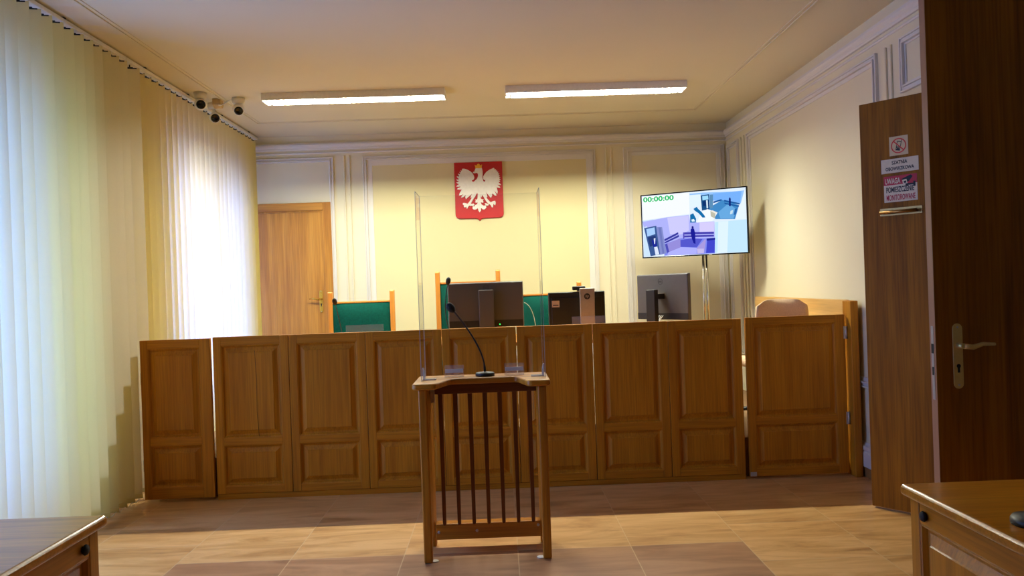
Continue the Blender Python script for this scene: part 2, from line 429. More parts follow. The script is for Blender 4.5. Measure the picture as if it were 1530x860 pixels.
# back door
d = bpy.data.objects.new('door_1', None); COL.objects.link(d); d.location = (-2.15, YB, .27); struct(d, 'oak veneer door in the back left corner with brass handle')
of = (-2.15, YB, .27)
fx0, fx1, fz = -2.66, -1.767, 2.365
f = MB()
f.box(fx1-.085, fx1, YB-.032, YB-.001, .27, fz, 0); f.box(fx0, fx0+.085, YB-.032, YB-.001, .27, fz, 0)
f.build('door_frame', M['oakZ'], d, of, bevel=.005)
MB().box(fx0+.085, fx1-.085, YB-.032, YB-.001, fz-.085, fz).build('frame_head', M['oakX'], d, of, bevel=.005)
MB().box(fx0+.085, fx0+.1, YB-.02, YB-.001, .27, fz-.085).box(fx1-.1, fx1-.085, YB-.02, YB-.001, .27, fz-.085).box(fx0+.1, fx1-.1, YB-.02, YB-.001, fz-.1, fz-.085).build('door_stop', M['oakZ'], d, of, bevel=.003)
MB().box(fx0+.1, fx1-.1, YB-.009, YB-.001, .28, fz-.1).build('leaf', M['oakZ'], d, of)
hd = bpy.data.objects.new('handle_set', None); COL.objects.link(hd); hd.parent = d
lever_plate(hd, -1.905+2.15, 1.335-.27, -1, -1, M['brass'], -.009)

# near dark leaf of the double entry door, standing open across the room
d = bpy.data.objects.new('door_2', None); COL.objects.link(d); d.location = (XR, 2.9, 0); struct(d, 'tall dark wood entry door leaf standing open in the right foreground')
of = (XR, 2.9, 0)
MB().box(1.585, XR-.003, 2.88, 2.92, .012, 2.415).build('leaf', M['lamZ'], d, of, bevel=.002)
MB().box(1.5835, 1.585, 2.881, 2.919, .014, 2.413).build('edge_band', M['leaf_edge'], d, of)
lp = MB().box(1.5825, 1.5835, 2.892, 2.908, .93, 1.2)
lp.build('latch_plate', M['steel'], d, of)
MB().box(1.5815, 1.5826, 2.893, 2.907, 1.10, 1.135).box(1.5815, 1.5826, 2.895, 2.905, 1.02, 1.05).build('latch_hole', M['dark'], d, of)
lever_plate(d, 1.662-XR, 1.128, 1, -1, M['satinbrass'], -.02, w=.036, h=.238, lever=.11, below=.128, kz=.075)
for z in (.3, 1.2, 2.1): MB().tube([(2.494, 2.926, z-.04), (2.494, 2.926, z+.04)], .006).build('hinge', M['oldbrass'], d, of)

# far narrow leaf, swung back towards the wall
FE = Vector((2.19, 4.74, 0)); LD = Vector((.622, -.783, 0)).normalized(); LN = Vector((LD.y, -LD.x, 0))   # LN faces the room and camera
LW = .495
HG = FE+LD*LW
ang = math.atan2(-LD.y, -LD.x)   # local +x from hinge to free edge
d3 = bpy.data.objects.new('door_3', None); COL.objects.link(d3); d3.location = HG; d3.rotation_euler = (0, 0, ang); struct(d3, 'narrow brown entry door leaf with three notices and brass pull')
inv = (Matrix.Translation(HG) @ Matrix.Rotation(ang, 4, 'Z')).inverted()
face_y = (inv @ (FE+LN*0)).y
nsign = 1 if (inv.to_3x3() @ LN).y > 0 else -1
def LY(t): return nsign*t        # local y, t out of the leaf's face
MB().box(.01, LW, min(LY(-.04), LY(0)), max(LY(-.04), LY(0)), .012, 2.41).build('leaf', M['lamZ'], d3, bevel=.002)
# pull: flat plate with a horizontal bar on two lugs, s measured from the free edge
def SX(s_): return LW-s_
pl = bpy.data.objects.new('pull_handle', None); COL.objects.link(pl); pl.parent = d3
MB().box(SX(.35), SX(.108), *sorted((LY(0), LY(.004))), 1.733, 1.778).build('handle_plate', M['oldbrass'], pl, bevel=.0015)
mb = MB().tube([(SX(.33), LY(.03), 1.752), (SX(.12), LY(.03), 1.752)], .010, 12)
for s_ in (.135, .315): mb.tube([(SX(s_), LY(.003), 1.752), (SX(s_), LY(.03), 1.752)], .007)
mb.build('bar', M['oldbrass'], pl)
for z in (.3, 1.2, 2.1): MB().tube([(.002, LY(-.02), z-.04), (.002, LY(-.02), z+.04)], .006).build('hinge', M['oldbrass'], d3)
def on_leaf(s_, z, t=0.): return FE+LD*s_+LN*t+Vector((0, 0, z))
# door casing around the entry opening
mb = MB().box(XR-.015, XR+.31, DY0-.07, DY0-.0, 0, DH+.07).box(XR-.015, XR+.31, DY1, DY1+.07, 0, DH+.07).box(XR-.015, XR+.31, DY0, DY1, DH, DH+.07)
struct(mb.build('trim_10', M['lamZ'], bevel=.004), 'brown wooden casing of the entry doorway')

# notices on the leaf ----------------------------------------------------
def notice(name, label, s0, s1, z0, z1, mats):
    c_ = on_leaf((s0+s1)/2, (z0+z1)/2, .0002)
    o = thing(name, label, 'sign', c_, 0., 'notices on the narrow door leaf')
    o.matrix_basis = frame_m(c_, LD, (0, 0, 1))
    w_, h_ = s1-s0, z1-z0
    MB().box(-w_/2, w_/2, -h_/2, h_/2, 0, .0008).build('sheet', mats, o)
    return o, w_, h_
ID = Matrix.Translation((0, 0, .0012))
o, w_, h_ = notice('pictogram_sign', 'square cream no mobile phones pictogram, topmost notice on the narrow door leaf', .174, .281, 2.078, 2.188, M['paperY'])
def ring(mb, r0, r1, z, n=40):
    for k in range(n):
        a, b = 2*PI*k/n, 2*PI*(k+1)/n
        mb.prism([(r0*math.cos(a), r0*math.sin(a)), (r1*math.cos(a), r1*math.sin(a)), (r1*math.cos(b), r1*math.sin(b)), (r0*math.cos(b), r0*math.sin(b))], 'Z', z, z+.0004)
def rotp(pts, a, dx=0, dy=0): return [(x*math.cos(a)-y*math.sin(a)+dx, x*math.sin(a)+y*math.cos(a)+dy) for x, y in pts]
mb = MB(); A = -.22
for r in ([(-.013, -.028), (.013, -.028), (.013, -.005), (-.013, -.005)], [(-.013, -.005), (-.0095, -.005), (-.0095, .025), (-.013, .025)], [(.0095, -.005), (.013, -.005), (.013, .036), (.0095, .036)], [(-.0095, .021), (.0095, .021), (.0095, .025), (-.0095, .025)]):
    mb.prism(rotp(r, A), 'Z', .0008, .0011)
mb.build('phone_symbol', M['ink'], o)
mb = MB()
for r in ([(-.009, -.012), (-.005, -.012), (-.005, -.009), (-.009, -.009)], [(-.002, -.012), (.002, -.012), (.002, -.009), (-.002, -.009)], [(.005, -.012), (.009, -.012), (.009, -.009), (.005, -.009)], [(-.009, -.019), (-.005, -.019), (-.005, -.016), (-.009, -.016)], [(.005, -.019), (.009, -.019), (.009, -.016), (.005, -.016)]):
    mb.prism(rotp(r, A), 'Z', .0011, .0012)
mb.build('phone_keys', M['paperY'], o)
mb = MB(); ring(mb, .0375, .0435, .0012); mb.prism(rotp([(-.039, -.003), (.039, -.003), (.039, .003), (-.039, .003)], -PI/4), 'Z', .0012, .0016)
mb.build('prohibition_ring', M['prohibit'], o)
o, w_, h_ = notice('text_sign', 'white paper strip reading SZATNIA OBOWIĄZKOWA on the narrow door leaf', .123, .336, 1.98, 2.061, M['paper'])
lettering('lettering', 'SZATNIA', .088, .021, M['ink'], o, Matrix.Translation((0, .018, .0012)), .02)
lettering('lettering', 'OBOWIĄZKOWA', .162, .027, M['ink'], o, Matrix.Translation((0, -.019, .0012)), .02)
o, w_, h_ = notice('warning_sign', 'red and white camera warning notice above the brass pull on the door leaf', .135, .325, 1.811, 1.962, M['paper'])
MB().box(-w_/2, w_/2, h_/2-.052, h_/2, .0008, .0012).build('red_band', M['inkred'], o)
lettering('lettering', 'UWAGA', .088, .033, M['paper'], o, Matrix.Translation((-.043, h_/2-.029, .0016)), .02)
lettering('lettering', 'POMIESZCZENIE', .158, .033, M['ink'], o, Matrix.Translation((-.002, -.004, .0012)), .015)
lettering('lettering', 'MONITOROWANE', .164, .033, M['inkred'], o, Matrix.Translation((.001, -.05, .0012)), .015)
mb = MB()
for pts in ([(.008, .052), (.06, .072), (.072, .062), (.05, .036), (.034, .03), (.012, .044)], [(.04, .024), (.078, .024), (.078, .014), (.04, .014)], [(.074, .034), (.086, .034), (.086, .004), (.074, .004)], [(.03, .026), (.044, .026), (.044, .010), (.03, .010)]):
    mb.prism(pts, 'Z', .0016, .002)
mb.build('camera_symbol', M['ink'], o)
MB().prism([(.012, .046), (.036, .050), (.042, .024), (.016, .024)], 'Z', .002, .0023).build('camera_face', M['paper'], o)
mb = MB().prism([(.02, .039), (.034, .041), (.036, .028), (.022, .028)], 'Z', .0023, .0026); mb.build('camera_lens', M['ink'], o)

# ------------------------------------------------------------------ panelled bench
def rect_ring(mb, r0, y0, r1, y1, mi=0):
    (a0, b0, c0, d0), (a1, b1, c1, d1) = r0, r1
    A = [(a0, y0, c0), (b0, y0, c0), (b0, y0, d0), (a0, y0, d0)]; B = [(a1, y1, c1), (b1, y1, c1), (b1, y1, d1), (a1, y1, d1)]
    for i in range(4): mb.quad([A[i], A[(i+1) % 4], B[(i+1) % 4], B[i]], mi)
def inset(r, d): return (r[0]+d, r[1]-d, r[2]+d, r[3]-d)
def raised_field(r, yf, depth=.025):
    """raised panel filling opening r, front face of the frame at yf (room side = smaller y)"""
    mb = MB()
    rings = [(r, yf+.002), (inset(r, .006), yf+.004), (inset(r, .015), yf+.018), (inset(r, .023), yf+.019), (inset(r, .05), yf+.006), (inset(r, .053), yf+.001), (inset(r, .056), yf+.001)]
    for (ra, ya), (rb, yb) in zip(rings, rings[1:]): rect_ring(mb, ra, ya, rb, yb)
    f = rings[-1]; mb.quad([(f[0][0], f[1], f[0][2]), (f[0][1], f[1], f[0][2]), (f[0][1], f[1], f[0][3]), (f[0][0], f[1], f[0][3])])
    mb.quad([(r[0], yf+depth, r[2]), (r[1], yf+depth, r[2]), (r[1], yf+depth, r[3]), (r[0], yf+depth, r[3])])
    rect_ring(mb, r, yf+.002, r, yf+depth)
    return mb
def panel_section(root, off, x0, x1, z0, z1, yf, wl, wr, lo, up, name='front_panel', th=.028, pre='bench'):
    """framed panel: stiles, three rails, two raised fields. lo / up = (z0, z1) of the openings"""
    mb = MB()
    for a, b in ((x0, x0+wl), (x1-wr, x1)): mb.box(a, b, yf, yf+th, z0, z1, 0)
    for a, b in ((z0, lo[0]), (lo[1], up[0]), (up[1], z1)): mb.box(x0+wl, x1-wr, yf+.0006, yf+th, a, b, 1)
    fr = mb.build(name, [M[pre+'Z'], M[pre+'X']], root, off, bevel=.0025)
    for a, b in (up, lo):
        raised_field((x0+wl, x1-wr, a, b), yf).build('raised_panel', M[pre+'Z'], fr, off)
    return fr
YFb = 5.51
bof = (-.16, YFb, 0)
bench = thing('judges_bench', 'long panelled oak judges bench across the room behind the lectern', 'bench', bof)
bx = [-1.985, -1.467, -.938, -.412, .106, .635, 1.157, 1.671]
gaps = [.0015, .0015, .0015, .0025, .003, .002, .0015]
for i in range(7):
    a = bx[i]+(.002 if i else 0); b = bx[i+1]-gaps[i]
    panel_section(bench, bof, a, b, .04, 1.12, YFb, .054, .058, (.09, .372), (.422, 1.06))
MB().box(-1.985, 1.671, YFb+.006, YFb+.026, 0, .038).build('plinth', M['benchX'], bench, bof, bevel=.003)
MB().box(-1.985, 1.66, YFb+.03, 6.5, .985, 1.01).build('worktop', M['benchX'], bench, bof, bevel=.004)
for xx in (-1.96, -.3, 1.63): MB().box(xx, xx+.025, YFb+.11, 6.4, .271, .984).build('support', M['benchY'], bench, bof)
# hairline crack in the first section's upper panel
mb = MB().tube([(-1.70, YFb+.0012, 1.02), (-1.692, YFb+.0012, .8), (-1.697, YFb+.0012, .6), (-1.688, YFb+.0012, .43)], [.0012, .0014, .0012, .0016], 6)
mb.build('crack', M['dark'], bench, bof)

g1 = thing('bench_gate', 'narrow panelled oak gate at the left bench end beside the blinds', 'gate', (-2.484, YFb, 0), 0., 'gates at the ends of the bench')
of = (-2.484, YFb, 0)
panel_section(g1, of, -2.484, -2.004, .02, 1.114, YFb, .05, .075, (.1, .385), (.44, 1.055))
for z in (.25, .85): MB().tube([(-2.486, YFb+.014, z-.04), (-2.486, YFb+.014, z+.04)], .006).build('hinge', M['steel'], g1, of)
g2 = thing('bench_gate', 'wider panelled oak gate at the right bench end with steel hinges', 'gate', (2.4, YFb, 0), 0., 'gates at the ends of the bench')
of = (2.4, YFb, 0)
panel_section(g2, of, 1.70, 2.395, .02, 1.124, YFb, .05, .068, (.075, .378), (.425, 1.07))
for z0 in (.955, .36):
    MB().tube([(2.402, YFb-.004, z0), (2.402, YFb-.004, z0+.085)], .0085, 12).box(2.385, 2.395, YFb-.004, YFb+.001, z0, z0+.085).build('hinge', M['steel'], g2, of)
MB().box(1.702, 1.745, YFb-.004, YFb, .021, .05).build('corner_plate', M['steel'], g2, of, bevel=.001)

# panel along the right wall with a rounded front post
sp_ = thing('wall_wainscot', 'light oak side panel on the right wall ending in a rounded post', 'wall panel', (2.46, 5.56, 0))
of = (2.46, 5.56, 0)
MB().box(2.436, 2.462, 5.58, 7.57, .272, 1.222).build('board', M['lightY'], sp_, of, bevel=.003)
pts = [(2.412, 5.45), (2.45, 5.45)]
for k in range(1, 8): a = -PI/2+PI/2*k/8; pts.append((2.45+math.cos(a)*.022, 5.472+math.sin(a)*.022))
pts += [(2.472, 5.472), (2.472, 5.58), (2.412, 5.58)]
MB().prism(pts, 'Z', 0, 1.218).build('post', M['benchZ'], sp_, of, bevel=.006, seg=3)

# ------------------------------------------------------------------ lectern
lof = (-.11, 4.22, 0)
le = thing('lectern', 'slatted oak lectern standing alone on the tiles before the bench', 'lectern', lof)
def smooth_curve(p0, p1, n=8, h=True):
    out = []
    for k in range(n+1):
        t = k/n; s_ = t*t*(3-2*t); out.append((p0[0]+(p1[0]-p0[0])*t, p0[1]+(p1[1]-p0[1])*s_))
    return out
x0, x1, yf, yr, yn = -.462, .243, 4.04, 4.42, 4.235
top = [(x0+.02, yr), (x0, yr-.02), (x0, yf+.015), (x0+.015, yf), (-.362, yf)]
top += smooth_curve((-.35, yf+.004), (-.265, yn), 8)
top += smooth_curve((.065, yn), (.135, yf+.004), 8)
top += [(.147, yf), (x1-.015, yf), (x1, yf+.015), (x1, yr-.02), (x1-.02, yr)]
MB().prism(top, 'Z', .888, .92).build('tabletop', M['lectX'], le, lof, bevel=.009, seg=3)
side = [(4.07, 0), (4.112, 0), (4.118, .04)]
side += [(4.15, .13), (4.19, .165), (4.25, .165), (4.29, .13), (4.325, .04), (4.33, 0), (4.385, 0), (4.378, .3), (4.372, .887), (4.062, .887), (4.066, .4)]
MB().prism(side, 'X', -.432, -.388).build('side_frame', M['lectZ'], le, lof, bevel=.008, seg=3)
MB().prism(side, 'X', .178, .222).build('side_frame', M['lectZ'], le, lof, bevel=.008, seg=3)
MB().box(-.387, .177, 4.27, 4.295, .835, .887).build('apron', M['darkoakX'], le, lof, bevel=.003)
MB().box(-.387, .177, 4.285, 4.355, .05, .135).build('bottom_rail', M['deskX'], le, lof, bevel=.004)
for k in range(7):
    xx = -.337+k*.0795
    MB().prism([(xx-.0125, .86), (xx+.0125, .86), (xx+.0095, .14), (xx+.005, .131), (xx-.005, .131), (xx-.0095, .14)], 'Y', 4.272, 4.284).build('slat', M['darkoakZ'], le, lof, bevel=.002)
for xx, zz in ((-.37, .092), (-.165, .094), (.165, .112)):
    MB().lathe([(.008, 0), (.006, .002)], (xx, 4.285, zz), (0, -1, 0), 12).build('bolt', M['steel'], le, lof)
for xx in (-.392+.012, .178-.012): MB().lathe([(.02, 0), (.02, .004)], (xx, 4.1, 0), n=14).build('foot_glide', M['whitepl'], le, lof)
MB().box(-.384, -.362, 4.2, 4.215, .80, .886).build('clamp', M['sticker'], le, lof, bevel=.002)
tag(MB().box(.048, .15, 4.21, 4.285, 0, .004).build('floor_plate', M['plate'], None, bevel=.001), 'small beige cover plate on the floor under the lectern rail', 'floor plate')

# clear shield on the lectern
sof = (-.09, 4.385, .9205)
sh = thing('acrylic_shield', 'tall clear three-sided acrylic shield standing on the lectern top', 'shield', sof)
zt = 1.91; T = .004
def pane(x0, x1, y0, y1, z0, z1, nm):
    o = MB().box(x0, x1, y0, y1, z0, z1).build(nm, [M['acrylic'], M['acedge']], sh, sof)
    for p in o.data.polygons:
        if p.area < (z1-z0)*.012 + .004: p.material_index = 1
    return o
pane(-.424, .226, 4.385, 4.385+T, .9205, zt, 'front_pane')
pane(-.424, -.424+T, 4.15, 4.385, .9205, zt, 'side_pane')
pane(.226-T, .226, 4.15, 4.385, .9205, zt, 'side_pane')
for sx, xa in ((1, -.42), (-1, .222)):
    mb = MB(); mb.box(*sorted((xa, xa+sx*.07)), 4.20, 4.245, .921, .926)
    mb.prism([(xa, .926), (xa+sx*.012, .926), (xa+sx*.010, .965), (xa+sx*.003, .985), (xa, .985)], 'Y', 4.2, 4.245)
    mb.build('bracket', M['acedge'], sh, sof)

def card_holder(label, x0, x1, y, z0, h, group=None, strip=None):
    of = ((x0+x1)/2, y, z0)
    t = thing('card_holder', label, 'card holder', of, group='clear card holders')
    th = .003
    p = MB().quadbox([(x0, y, z0+.0003), (x1, y, z0+.0003), (x1, y+th, z0+.0003), (x0, y+th, z0+.0003), (x0, y+.02, z0+h), (x1, y+.02, z0+h), (x1, y+.02+th, z0+h), (x0, y+.02+th, z0+h)]).build('sheet', [M['reflection_tint'], M['acedge']], t, of)
    for q in p.data.polygons:
        if q.area < .003: q.material_index = 1
    MB().box(x0, x1, y+th, y+.045, z0+.0003, z0+.003).build('foot', M['reflection_tint'], t, of)
    if strip:
        MB().quadbox([(x0+.004, y+.0075, z0+.022), (x1-.004, y+.0075, z0+.022), (x1-.004, y+.0085, z0+.022), (x0+.004, y+.0085, z0+.022), (x0+.004, y+.0145, z0+.042), (x1-.004, y+.0145, z0+.042), (x1-.004, y+.0155, z0+.042), (x0+.004, y+.0155, z0+.042)]).build('paper_strip', M['mould'], t, of)
    return t
card_holder('small clear card holder on the lectern left of the microphone base', -.313, -.208, 4.31, .9202, .062, strip=1)
card_holder('small clear card holder on the lectern right of the microphone base', .012, .118, 4.31, .9202, .062, strip=1)
card_holder('clear acrylic holder on the bench before the leftmost green chair', -1.088, -.825, 5.60, 1.0102, .155)
card_holder('clear acrylic holder on the bench before the silver monitor stand', .506, .742, 5.60, 1.0102, .16)

# ------------------------------------------------------------------ gooseneck microphones
def bez(pts, n=14):
    P = [Vector(p) for p in pts]; out = []
    for k in range(n+1):
        t = k/n; q = P[:]
        while len(q) > 1: q = [a.lerp(b, t) for a, b in zip(q, q[1:])]
        out.append(q[0])
    return out
def mic(label, base, path, head_r=.02, base_r=.05, stem=.0045, group='gooseneck microphones'):
    t = thing('gooseneck_microphone', label, 'microphone', base, 0., group)
    B = Vector(base)
    MB().lathe([(base_r, 0), (base_r, .012), (base_r*.94, .018), (base_r*.3, .022), (.01, .024)], B, n=28).build('base', M['black'], t, base)
    pa = bez([B+Vector((0, 0, .02))]+[Vector(p) for p in path])
    MB().tube(pa, [stem*1.5]*2+[stem]*(len(pa)-2), 10).build('gooseneck', M['black'], t, base)
    e = pa[-1]; dr = (pa[-1]-pa[-3]).normalized()
    prof = [(stem*1.3, -.004), (head_r*.55, .002), (head_r*.9, .012), (head_r, .026), (head_r*.92, .04), (head_r*.6, .052), (0, .057)]
    MB().lathe(prof, e, dr, 18).build('windscreen', M['dark'], t, base)
    return t
mic('black gooseneck microphone with round base on the lectern top', (-.094, 4.325, .9202), [(-.09, 4.31, 1.03), (-.13, 4.28, 1.11), (-.2, 4.26, 1.22), (-.247, 4.25, 1.276)], .022, .052)
mic('thin gooseneck microphone before the leftmost green chair', (-1.215, 6.15, 1.0102), [(-1.222, 6.13, 1.12), (-1.235, 6.12, 1.2), (-1.245, 6.09, 1.27), (-1.245, 6.05, 1.31)], .018, .05, .003)
mic('gooseneck microphone rising left of the wide charcoal monitor', (-.375, 6.08, 1.0102), [(-.405, 6.06, 1.12), (-.44, 6.06, 1.22), (-.405, 6.07, 1.36), (-.392, 6.07, 1.43)], .019, .05, .0035)
mic('black round microphone base on the right foreground desk', (1.325, 1.965, .7602), [(1.33, 1.95, .9), (1.42, 1.9, 1.0), (1.55, 1.84, 1.1), (1.62, 1.8, 1.15)], .022, .062)

# ------------------------------------------------------------------ monitors and webcam
def panel_box(mb, w, h, t, z0, taper=.0, mi=0):
    """monitor shell, screen towards +y, back towards -y; x centred"""
    mb.quadbox([(-w/2+taper, -t/2, z0+taper), (w/2-taper, -t/2, z0+taper), (w/2, t/2, z0), (-w/2, t/2, z0), (-w/2+taper, -t/2, z0+h-taper), (w/2-taper, -t/2, z0+h-taper), (w/2, t/2, z0+h), (-w/2, t/2, z0+h)], mi)
def screen_face(mb, w, h, y, z0, b): mb.box(-w/2+b, w/2-b, y-.0003, y+.0008, z0+b, z0+h-b)
def logo_ring(root, c, r, text, tw, th, mat, nrm_y=-1, disc=None):
    """round maker's mark on a back face pointing to -y"""
    lg = bpy.data.objects.new('logo', None); COL.objects.link(lg); lg.parent = root
    m = frame_m(c, (1, 0, 0), (0, 0, 1))
    mb = MB()
    if disc: mb.lathe([(r, 0), (r, .0006)], (0, 0, 0), (0, 0, 1), 32)
    else: ring(mb, r*.88, r, 0)
    bmesh.ops.transform(mb.bm, matrix=m, verts=mb.bm.verts)
    mb.build('logo_ring', disc or mat, lg)
    lettering('logo_letters', text, tw, th, mat, lg, m @ Matrix.Translation((0, 0, .0009)), .01, .2 if disc else 0.)
    return lg
ZD = 1.0102; MG = 'computer monitors on the bench'
# wide charcoal monitor
of = (-.110, 6.22, ZD)
m1 = thing('monitor', 'wide charcoal computer monitor seen from behind, green light at its lower edge', 'monitor', of, 0., MG)
mb = MB(); panel_box(mb, .592, .355, .03, .075, .006); mb.build('case', M['moncase'], m1, bevel=.006)
MB().box(-.288, .288, -.0165, -.0148, .079, .132).build('lower_back_cover', M['monlow'], m1, bevel=.001)
mb = MB(); screen_face(mb, .592, .355, .0152, .075, .008); mb.build('screen', M['blackgl'], m1)
MB().box(-.053, .063, -.075, -.052, .006, .368).box(-.04, .05, -.055, -.014, .2, .29).build('stand', M['moncase'], m1, bevel=.006)
MB().box(-.12, .13, -.13, .09, 0, .008).build('stand_base', M['moncase'], m1, bevel=.003)
logo_ring(m1, (.005, -.0152, .385), .022, 'DELL', .034, .009, M['monlow'])
MB().sphere((.105, -.0172, .098), .0045, u=10, v=8).build('status_light', M['led'], m1)
tag(m1.children[-1], 'glowing green light') if m1.children else None
# black monitor with silver stand
of = (.61, 6.33, ZD)
m2 = thing('monitor', 'black computer monitor with a silver stand and a round mark', 'monitor', of, math.radians(-4), MG)
mb = MB(); panel_box(mb, .452, .29, .028, .04, .004); mb.build('case', M['monblk'], m2, bevel=.006)
MB().box(-.2, .2, -.0205, -.013, .062, .285).build('rear_bulge', M['monblk'], m2, bevel=.004)
mb = MB(); screen_face(mb, .452, .29, .0142, .04, .009); mb.build('screen', M['blackgl'], m2)
MB().prism([(.025, .006), (.137, .006), (.142, .355), (.024, .355)], 'Y', -.085, -.06).box(.05, .11, -.062, -.02, .16, .23).build('stand', M['silver'], m2, bevel=.006, seg=3)
MB().box(-.04, .2, -.12, .06, 0, .008).build('stand_base', M['silver'], m2, bevel=.003)
logo_ring(m2, (.082, -.0856, .29), .024, 'hp', .026, .03, M['silver'], disc=M['black'])
MB().box(-.196, -.136, -.0213, -.0203, .21, .262).build('sticker', M['sticker'], m2)
MB().box(-.188, -.144, -.0217, -.0212, .222, .23).build('sticker_print', M['ink'], m2)
wb = thing('webcam', 'small black bar webcam perched above the black monitor', 'webcam', (.632, 6.335, ZD+.3305))
MB().box(-.052, .052, -.02, .016, .01, .042).build('body', M['black'], wb, bevel=.008, seg=3)
MB().prism([(-.035, .0), (.024, .0), (.024, .004), (-.012, .004), (-.012, .014), (-.024, .014), (-.024, .004), (-.035, .004)], 'X', -.016, .016).build('clip', M['black'], wb, bevel=.0015)
MB().lathe([(.009, 0), (.009, .003), (.006, .005)], (0, .012, .026), (0, 1, 0), 16).build('lens', M['blackgl'], wb)
# turned monitor on the right
al = math.radians(-54)
of = (1.285, 6.24, ZD)
m3 = thing('monitor', 'charcoal monitor turned sideways in front of the television pole', 'monitor', of, al, MG)
mb = MB(); panel_box(mb, .535, .36, .034, .085, .004); mb.build('case', M['moncase'], m3, bevel=.006)
MB().box(-.262, .262, -.0185, -.0168, .089, .14).build('lower_back_cover', M['monlow'], m3, bevel=.001)
mb = MB(); screen_face(mb, .535, .36, .0172, .085, .008); mb.build('screen', M['blackgl'], m3)
MB().box(-.045, .045, -.15, -.105, .006, .325).build('stand', M['monlow'], m3, bevel=.005)
MB().box(-.03, .03, -.106, -.0165, .25, .29).build('arm', M['black'], m3, bevel=.003)
MB().box(-.03, .03, -.1, -.02, .2905, .294).build('arm_cover', M['silver'], m3)
MB().box(-.12, .12, -.2, .06, 0, .008).build('stand_base', M['moncase'], m3, bevel=.003)
logo_ring(m3, (-.01, -.0172, .385), .024, 'DELL', .036, .009, M['monlow'])
mb = MB()
for k in range(3): mb.tube(bez([(-.02+.02*k, -.03, .12), (0, -.09, .05), (.05, -.12, .09), (.09, -.05, .03)]), .003, 6)
mb.build('cable', M['cablew'], m3)
cab = MB().tube(bez([(.19, 6.26, 1.27), (.245, 6.27, 1.25), (.275, 6.28, 1.16), (.28, 6.28, 1.013)], 16), .0022, 8)
tag(cab.build('cable', M['cablew'], None), 'thin white cable arching down right of the wide charcoal monitor', 'cable')

# ------------------------------------------------------------------ chairs
def judge_chair(label, x0, x1, y, ztop, zrail):
    zf = .2705; of = ((x0+x1)/2, y, zf); pw = .042
    t = thing('high_back_chair', label, 'chair', of, 0., 'green high backed chairs behind the bench')
    for a in (x0, x1-pw):
        pts = [(y-.02, ztop-.012), (y-.014, ztop), (y+.018, ztop), (y+.024, ztop-.012), (y+.024, zf+.45), (y+.045, zf), (y+.005, zf), (y-.02, zf+.45)]
        MB().prism(pts, 'X', a, a+pw).build('back_post', M['chairwZ'], t, of, bevel=.005)
    MB().box(x0+pw, x1-pw, y-.012, y+.018, zrail-.018, zrail).build('top_rail', M['chairwX'], t, of, bevel=.004)
    mb = MB()
    nx, nz = 10, 10; xa, xb, za, zb = x0+pw, x1-pw, zf+.5, zrail-.018
    vs = {}
    for sgn in (-1, 1):
        for i in range(nx+1):
            for j in range(nz+1):
                u, v = i/nx, j/nz
                puff = .028*(1-(2*u-1)**6)*(1-(2*v-1)**6)+.008
                vs[sgn, i, j] = mb.bm.verts.new((xa+(xb-xa)*u, y+sgn*puff, za+(zb-za)*v))
        for i in range(nx):
            for j in range(nz):
                f = mb.bm.faces.new([vs[sgn, i, j], vs[sgn, i+1, j], vs[sgn, i+1, j+1], vs[sgn, i, j+1]]); f.smooth = True
    mb.build('backrest', M['green'], t, of)
    MB().box(x0+.02, x1-.02, y-.5, y-.03, zf+.4, zf+.48).build('seat', M['green'], t, of, bevel=.025, seg=4)
    for a in (x0+.005, x1-.055):
        MB().box(a, a+.05, y-.5, y-.45, zf, zf+.66).build('front_leg', M['chairwZ'], t, of, bevel=.005)
        MB().box(a-.005, a+.055, y-.52, y-.02, zf+.66, zf+.69).build('armrest', M['chairwY'], t, of, bevel=.008)
    MB().box(x0+.05, x1-.05, y-.48, y-.46, zf+.34, zf+.41).build('seat_rail', M['chairwX'], t, of, bevel=.003)
    return t
judge_chair('high backed green chair nearest the back door, leftmost of three', -1.567, -.961, 7.3, 1.405, 1.313)
judge_chair('tallest green high backed chair, directly behind the wide charcoal monitor', -.583, .012, 7.3, 1.556, 1.458)
judge_chair('low green backed chair half hidden behind the black monitor', .142, .752, 7.3, 1.422, 1.322)

of = (2.15, 6.1, .2705)
oc = thing('office_chair', 'beige upholstered office chair behind the right bench gate', 'chair', of)
mb = MB(); nx = 16; nz = 12
def ocv(u, v, s_):
    zz = .46+v*.502; hw = .205*(1-.06*(2*v-1)**2)
    e = max(0, (v-.8)/.2); hw *= (1-e**5)**.5*.32+.68 if e else 1
    b = max(0, (.2-v)/.2); hw *= math.sqrt(max(0, 1-b**2*.5))
    xx = (2*u-1)*hw; d_ = (1-abs(2*u-1)**4)*(1-abs(2*v-1)**6)
    drop = -.012*abs(2*u-1)**4*(v if v > .7 else 0)
    return (xx, .05*(2*u-1)**2*(-1)+.05*v*0+s_*(.012+.03*d_), zz+drop)
vs = {}
for sgn in (-1, 1):
    for i in range(nx+1):
        for j in range(nz+1): vs[sgn, i, j] = mb.bm.verts.new(ocv(i/nx, j/nz, sgn))
    for i in range(nx):
        for j in range(nz): mb.bm.faces.new([vs[sgn, i, j], vs[sgn, i+1, j], vs[sgn, i+1, j+1], vs[sgn, i, j+1]]).smooth = True
edge = [(i, 0) for i in range(nx)]+[(nx, j) for j in range(nz)]+[(i, nz) for i in range(nx, 0, -1)]+[(0, j) for j in range(nz, 0, -1)]
for k in range(len(edge)):
    a, b = edge[k], edge[(k+1) % len(edge)]
    mb.bm.faces.new([vs[(-1,)+a], vs[(-1,)+b], vs[(1,)+b], vs[(1,)+a]]).smooth = True
mb.build('backrest', M['pink'], oc)
MB().box(-.23, .23, .06, .5, .42, .49).build('seat', M['pink'], oc, bevel=.03, seg=4)
